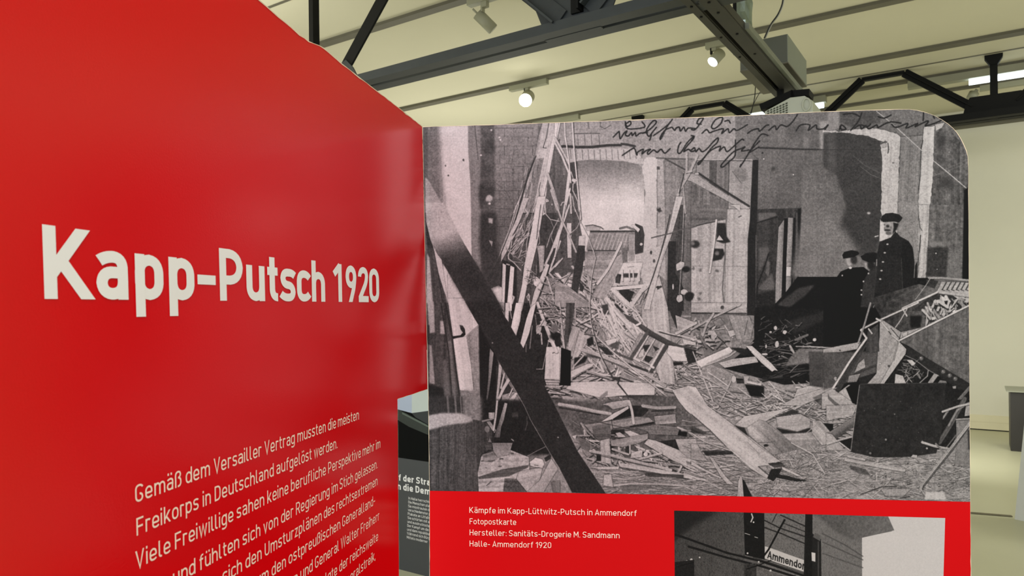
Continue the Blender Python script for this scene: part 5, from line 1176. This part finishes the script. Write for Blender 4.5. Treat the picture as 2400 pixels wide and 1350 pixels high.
def tubelamp(label, x0, x1, g0, g1):
    w = 8.82; A = [on_w(x, 200, w)[0] for x in (x0, x1, g0, g1)]
    S = empty('tube_lamp', W((A[0] + A[1]) / 2, w, HC - .03)); tag(S, label, 'ceiling lamp', 'tube lamps below the ceiling')
    MB().hbox(min(A[:2]), max(A[:2]), w - .05, w + .05, HC - .105, HC - .03).build('housing', M['lamp'], S)
    MB().cyl(W(A[2], w, HC - .132), W(A[3], w, HC - .132), .032, n=16).build('light_tube', M['tube'], S)
tubelamp('long glowing tube lamp crossing behind the post of the far truss', 2128, 2900, 2271, 2880)
tubelamp('glowing tube lamp seen on both sides of the projector', 1722, 1936, 1728, 1930)

# ------------------------------------------------------------------ plinth and white board on the right
def fl(x, y): a, w = on_z(x, y, 0); return np.array(W(a, w, 0))
q0 = fl(2369, 1057); dl = np.array([UA[0], UA[1], 0]); nl = np.array([VA[0], VA[1], 0])
Q = [q0, q0 - dl * .5, q0 - dl * .5 + nl * .45, q0 + nl * .45]; up = np.array([0, 0, 1.0])
PL = empty('display_plinth', tuple(q0 - dl * .25 + nl * .22)); tag(PL, 'dark plinth with a thin grey top near the far wall', 'plinth')
MB().prism([q for q in Q], [q + up * .64 for q in Q]).build('body', M['plinth'], PL, bevel=.004)
T = [q0 + dl * .035 - nl * .04, q0 - dl * .6 - nl * .04, q0 - dl * .6 + nl * .5, q0 + dl * .035 + nl * .5]
MB().prism([q + up * .64 for q in T], [q + up * .653 for q in T]).build('top', M['plinthtop'], PL)
b0 = fl(2378, 1217); b1 = fl(2420, 1226); dv = (b1 - b0) / np.linalg.norm(b1 - b0); bn = np.array([-dv[1], dv[0], 0])
tp = on_plane(2400, 999, b0, bn); ln_ = tp - b0; ln_ = ln_ / ln_[2] * 1.3
bb = [b0, b0 + dv * .8, b0 + dv * .8 + ln_, b0 + ln_]
tag(MB().prism(bb, [q + bn * .02 for q in bb]).build('white_board', M['white']), 'white board with a slanting edge standing on the floor at the right', 'display board')

# ------------------------------------------------------------------ second display board seen through the gap
BX = empty('exhibit_board', W(3.6, 3.23, 0)); tag(BX, 'dark grey exhibition board with a cannon picture seen through the gap', 'exhibit board')
Wb = 3.23
def bpt(x, y): return on_w(x, y, Wb)
aL, aR = bpt(800, 1200)[0], bpt(1150, 1200)[0]
zbot = bpt(967, 1345)[1]; zpic = bpt(967, 1077)[1]
MB().hbox(aR, aL, Wb, Wb + .03, zbot, 1.95).build('board', M['darkboard'], BX)
MB().hbox(aR, aR + .03, Wb + .031, Wb + .3, 0, 1.9).build('foot', M['black'], BX); MB().hbox(aL - .03, aL, Wb + .031, Wb + .3, 0, 1.9).build('foot', M['black'], BX)
MB().hbox(aR, aL, Wb - .002, Wb, zpic, 1.95).build('picture', M['inkblack'], BX)
MB().wpoly([(aL, 1.95), bpt(966, 820), bpt(966, 968), bpt(928, 958), (aL, bpt(928, 958)[1])], Wb - .003, Wb - .002).build('picture_sky', M['sky_blue'], BX)
MB().wpoly([bpt(966, 820), bpt(1010, 820), bpt(1010, 962), bpt(966, 968)], Wb - .0035, Wb - .002).build('picture_sky', M['sky_pale'], BX)
MB().wpoly([bpt(926, 958), bpt(940, 962), bpt(1012, 1000), bpt(1012, 1022), bpt(960, 1000), bpt(930, 982)], Wb - .005, Wb - .002).build('picture_barrel', M['gun'], BX)
MB().wpoly([bpt(944, 966), bpt(1012, 1001), bpt(1012, 1005), bpt(944, 970)], Wb - .0056, Wb - .005).build('picture_highlight', M['gunlite'], BX)
MB().wpoly([bpt(966, 968), bpt(1010, 962), bpt(1010, 998), bpt(975, 978)], Wb - .0045, Wb - .002).build('picture_shadow', M['steel'], BX)
_RD[:] = [-VA[0], -VA[1], 0]
def place_b(a, z): return W(a, Wb - .002, z)
def btext(lines, name, wgt, m):
    for t, x0, y0, y1, cap, kk in lines:
        mb = MB()
        st, tw = layout(t, wgt); p = bpt(x0, y0); c_ = cap / F * 4.27; wd = tw * c_ * kk
        if y1: p = (p[0] + layout(y1, wgt)[1] / 1.0 * c_ * kk + .13 * c_ * kk, p[1])
        text_mesh(mb, t, wgt, ((p[0], p[1]), (p[0] - wd, p[1]), (p[0] - wd, p[1] + c_), (p[0], p[1] + c_)), place_b)
        mb.build(name, m, BX)
btext([('Auf der Straße', 935, 1126, 'Au', 15.5, 1.22), ('gegen die Demokratie', 932, 1146.5, 'gege', 16, 1.22)], 'heading_line', .19, M['white_ink'])
sm = ['In Halle herrschten', 'Die Menschen plagte', 'Sie misstrauten den', 'verschiedenster pol', 'Plakate an Litfaßsäu', 'Sie schürten mit ein', 'und ausdrucksstark', 'Der Kampf um die M', 'und dem republikani', 'Während sich Bürger', 'Mittels moderner']
btext([(t, 958 - k * .4, 1170 + k * 9.15, 0, 6.2, 1.1) for k, t in enumerate(sm)], 'text_line', .12, M['white_ink'])

# ------------------------------------------------------------------ the folding display: red board and photo board
D0 = 1.3
H0 = CAMP + ray(1001, 723) * D0
uL = ray(1538, 719.2); uL = np.array([uL[0], uL[1], 0]); uL /= np.linalg.norm(uL); nL = np.array([uL[1], -uL[0], 0])     # towards the viewer's side
uR = -ray(-13800, 895.5); uR = np.array([uR[0], uR[1], 0]); uR /= np.linalg.norm(uR); nR = np.array([uR[1], -uR[0], 0])
def Lpt(px, py): P = on_plane(px, py, H0, nL); return float((P - H0) @ uL), float(P[2])
def Rpt(px, py): P = on_plane(px, py, H0, nR); return float((P - H0) @ uR), float(P[2])
def Lpos(s, z, off=0.0): return (H0[0] + uL[0] * s + nL[0] * off, H0[1] + uL[1] * s + nL[1] * off, z)
def Rpos(s, z, off=0.0): return (H0[0] + uR[0] * s + nR[0] * off, H0[1] + uR[1] * s + nR[1] * off, z)
FD = empty('folding_display', tuple(H0 * np.array([1, 1, 0]))); tag(FD, 'red folding display of two boards, one carrying a large old photograph', 'display panel')
TH = .010
def board(outline, pos, name, m):
    mb = MB(); mb.prism([pos(s, z, 0) for s, z in outline], [pos(s, z, -TH) for s, z in outline]); return mb.build(name, m, FD)
topL = [(-760, -1058), (300, -236), (607, -0.5), (650, 37), (680, 62.5), (700, 79), (712, 88.5), (722, 96), (734, 101.5), (748, 106.5), (758, 112), (768, 121), (800, 148.5), (850, 187.5), (900, 226), (950, 265), (989.5, 296.5)]
oL = [Lpt(*p) for p in topL] + [Lpt(1002, 912), Lpt(967, 924), Lpt(931.5, 935.5), Lpt(935, 1350)]
oL += [(oL[-1][0], .02), (oL[0][0], .02)]
LB = board(oL, Lpos, 'red_board', M['red']); tag(LB, 'red board with the large white title')
topR = [(990.5, 297), (1100, 294), (1200, 290.7), (1300, 287.2), (1450, 282), (1600, 276), (1700, 272.3), (1800, 268), (1900, 263), (1950, 260.8), (2050, 257.5), (2100, 256), (2132, 256.2), (2150, 258.5), (2166, 262.5), (2180, 267), (2193, 272.5), (2208, 281), (2223, 291), (2234, 301), (2243, 311), (2252, 325), (2260, 341), (2265, 353), (2268, 366), (2269.3, 388), (2269.5, 410), (2270, 520), (2271.3, 750), (2273.5, 1100), (2274, 1176), (2276, 1350)]
oR = [Rpt(*p) for p in topR]; oR += [(oR[-1][0], .02), (Rpt(1008, 1350)[0], .02), Rpt(1008, 1350), Rpt(1006.5, 1150), Rpt(1003.5, 915), Rpt(997, 600)]
RB = board(oR, Rpos, 'photo_board', M['red2']); tag(RB, 'board with the large old photograph above a red caption field')
# worn pale edges
def edge_strip(pts, pos, wpx, name, parent, seed, inward, k=1.0):
    r = random.Random(seed); mb = MB(); prev = None; L_ = []
    for (a, b) in zip(pts[:-1], pts[1:]):
        n_ = max(1, int(math.hypot(a[0] - b[0], a[1] - b[1]) / .012))
        for i in range(n_): L_.append((a[0] + (b[0] - a[0]) * i / n_, a[1] + (b[1] - a[1]) * i / n_))
    L_.append(pts[-1])
    for (s, z) in L_:
        w = wpx * r.uniform(.35, 1.0) * (1 if r.random() > .04 else 1.7)
        cur = (pos(s, z, .0007), pos(s + inward[0] * w, z + inward[1] * w, .0007))
        if prev: mb.quad(prev[0], prev[1], cur[1], cur[0])
        prev = cur
    mb.build(name, M['edge'], parent)
edge_strip(oL[:len(topL)], Lpos, .0018, 'worn_edge', LB, 3, (0, -1))
edge_strip([oL[len(topL)], oL[len(topL) + 1], oL[len(topL) + 2]], Lpos, .0009, 'worn_edge', LB, 4, (0, 1))
edge_strip([oL[len(topL) + 2], oL[len(topL) + 3]], Lpos, .0006, 'worn_edge', LB, 5, (-1, 0))
edge_strip(oR[:13], Rpos, .0011, 'worn_edge', RB, 6, (0, -1)); edge_strip(oR[12:26], Rpos, .0012, 'worn_edge', RB, 7, (-.8, -.6)); edge_strip(oR[25:32], Rpos, .0007, 'worn_edge', RB, 8, (-1, 0))
edge_strip([Rpt(1006.5, 1350), Rpt(1006.5, 1150), Rpt(1003.5, 915)], Rpos, .0010, 'worn_edge', RB, 9, (1, 0)); edge_strip([Rpt(1003.5, 915), Rpt(996, 600), Rpt(990.5, 297)], Rpos, .0007, 'worn_edge', RB, 10, (1, 0))
# title and body text on the red board
_RD[:] = list(nL)
def place_L(s, z): return Lpos(s, z, .0005)
def place_R(s, z): return Rpos(s, z, .0012)
TF = [(0, .70), (.74, .52), (1.387, .535), (2.033, .547), (2.677, .386), (3.192, .627), (3.916, .551), (4.548, .349), (4.984, .531), (5.579, .50), (6.161, .56), (7.126, .386), (7.702, .554), (8.348, .576), (8.974, .596)]
tq = [np.array(Lpt(*p)) for p in ((103, 700.5), (888, 708.5), (886.5, 631), (97, 525.5))]; TW = 9.57
for word, k0, k1 in (('Kapp-', 0, 5), ('Putsch', 5, 11), ('1920', 11, 15)):
    x0, x1 = TF[k0][0], TF[k1 - 1][0] + TF[k1 - 1][1]; u0, u1 = x0 / TW, x1 / TW
    q = (tq[0] * (1 - u0) + tq[1] * u0, tq[0] * (1 - u1) + tq[1] * u1, tq[3] * (1 - u1) + tq[2] * u1, tq[3] * (1 - u0) + tq[2] * u0)
    mb = MB(); text_mesh(mb, word, .175, q, place_L, track=0, fit=[(a - x0, b) for a, b in TF[k0:k1]]); mb.build('title_word', M['white_ink'], LB)

VX, VY = 1538.0, 720.0
def bline(text, x0, y0, x1, y1, name='body_line', right=False):
    """baseline between two points of the line, or only its end when the start lies outside the picture"""
    mb = MB(); y0c = lambda x, y: y - 41.0 / 1218 * (VX - x)
    q = (Lpt(x0, y0), Lpt(x1, y1), Lpt(x1, y0c(x1, y1)), Lpt(x0 - 1.0, y0c(x0, y0)))
    text_mesh(mb, text, .112, q, place_L, track=.15); mb.build(name, M['pale_ink'], LB)
bline('Gemäß dem Versailler Vertrag mussten die meisten', 316, 1179, 840, 983)
bline('Freikorps in Deutschland aufgelöst werden.', 319, 1256, 790, 1050)
bline('Viele Freiwillige sahen keine berufliche Perspektive mehr im', 317, 1334, 890.5, 1049)
sper = None
def sx(px): return Lpt(px, 720)[0]
# lines that leave the picture at the bottom: same letter size, set from their right end
_, tw3 = layout('Viele Freiwillige sahen keine berufliche Perspektive mehr im', .112, .15); unit = (sx(890.5) - sx(317)) / tw3
for text, xe, ye in (('Heer und fühlten sich von der Regierung im Stich gelassen.', 884, 1097), ('Sie schlossen sich den Umsturzplänen des rechtsextremen', 884, 1136.5),
                     ('Verschwörerkreises um den ostpreußischen Generalland-', 878, 1182), ('schaftsdirektor Wolfgang Kapp und General Walter Freiherr', 888, 1218), ('von Lüttwitz an. Als Antwort darauf folgte der reichsweite', 885, 1266), ('von vielen Menschen getragene Generalstreik,', 879, 1311)):
    _, tw_ = layout(text, .112, .15); se = Lpt(xe, ye); s0 = se[0] - unit * tw_ * 1.0; z1 = se[1]
    yv = lambda x, y, xx: VY + (y - VY) * (VX - xx) / (VX - x)
    # pixel of the start on the line towards the vanishing point
    P0 = Lpos(s0, z1); px0, _ = proj(P0); y0 = yv(xe, ye, px0)
    bline(text, px0, y0, xe, ye)
# photographs on the photo board
_RD[:] = list(nR)
cv = paint_rubble()
outl = [Rpt(*p) for p in topR[:-1]] + [Rpt(1950, 1168.5), Rpt(1630, 1160.5), Rpt(1300, 1154.5), Rpt(1007, 1150), Rpt(1003.8, 915), Rpt(997.3, 600)]
a0, a1 = min(p[0] for p in outl), max(p[0] for p in outl); z0, z1 = min(p[1] for p in outl), max(p[1] for p in outl)
def plane_R(a, z): a, z = np.broadcast_arrays(a, z); return np.stack([H0[0] + uR[0] * a, H0[1] + uR[1] * a, z], axis=-1)
def photo(name, outl, im, m, off):
    me = bpy.data.meshes.new(name); me.from_pydata([Rpos(s, z, off) for s, z in outl], [], [tuple(range(len(outl)))])
    uv = me.uv_layers.new(name='UVMap'); A0_, A1_ = min(p[0] for p in outl), max(p[0] for p in outl); Z0_, Z1_ = min(p[1] for p in outl), max(p[1] for p in outl)
    for i, l in enumerate(me.polygons[0].loop_indices):
        s, z = outl[me.loops[l].vertex_index]; uv.data[l].uv = ((s - A0_) / (A1_ - A0_), (z - Z0_) / (Z1_ - Z0_))
    bm = bmesh.new(); bm.from_mesh(me)
    if bm.faces[:][0].normal.dot(Vector(nR)) < 0: bmesh.ops.reverse_faces(bm, faces=bm.faces)
    bm.to_mesh(me); bm.free()
    return link(name, me, m, RB)
GAIN, LIFT = 1.07, -20.0
im = to_image('rubble_print', cv, plane_R, a0, a1, z0, z1, 1650, (1.03, .955, .97), (1.0, .975, .955), GAIN, LIFT)
tag(photo('photograph', outl, im, print_mat('rubble_photograph', im), .0004), 'black and white photograph of a wrecked room with three uniformed figures')
cv = paint_station()
o2 = [Rpt(1580, 1196.5), Rpt(2215, 1214), Rpt(2211, 1350), Rpt(2209, 1425), Rpt(1582, 1425)]
a0, a1 = min(p[0] for p in o2), max(p[0] for p in o2); z0, z1 = min(p[1] for p in o2), max(p[1] for p in o2)
im = to_image('station_print', cv, plane_R, a0, a1, z0, z1, 1650, (.98, .96, .93), (1.0, .975, .955), GAIN, LIFT)
tag(photo('photograph', o2, im, print_mat('station_photograph', im), .0004), 'smaller black and white photograph of a brick station building')
def cline(text, x0, y0, x1, y1, cap=13.6):
    mb = MB(); text_mesh(mb, text, .11, (Rpt(x0, y0), Rpt(x1, y1), Rpt(x1, y1 - cap), Rpt(x0, y0 - cap)), place_R, track=.16); mb.build('caption_line', M['pale_ink'], RB)
cline('Kämpfe im Kapp-Lüttwitz-Putsch in Ammendorf', 1100.5, 1201.5, 1492, 1209)
cline('Fotopostkarte', 1101, 1228, 1210, 1230)
cline('Hersteller: Sanitäts-Drogerie M. Sandmann', 1101, 1254, 1452, 1261)
cline('Halle- Ammendorf 1920', 1101, 1280, 1292, 1284)

cam.dof.use_dof = True; cam.dof.focus_distance = 1.3; cam.dof.aperture_fstop = 16
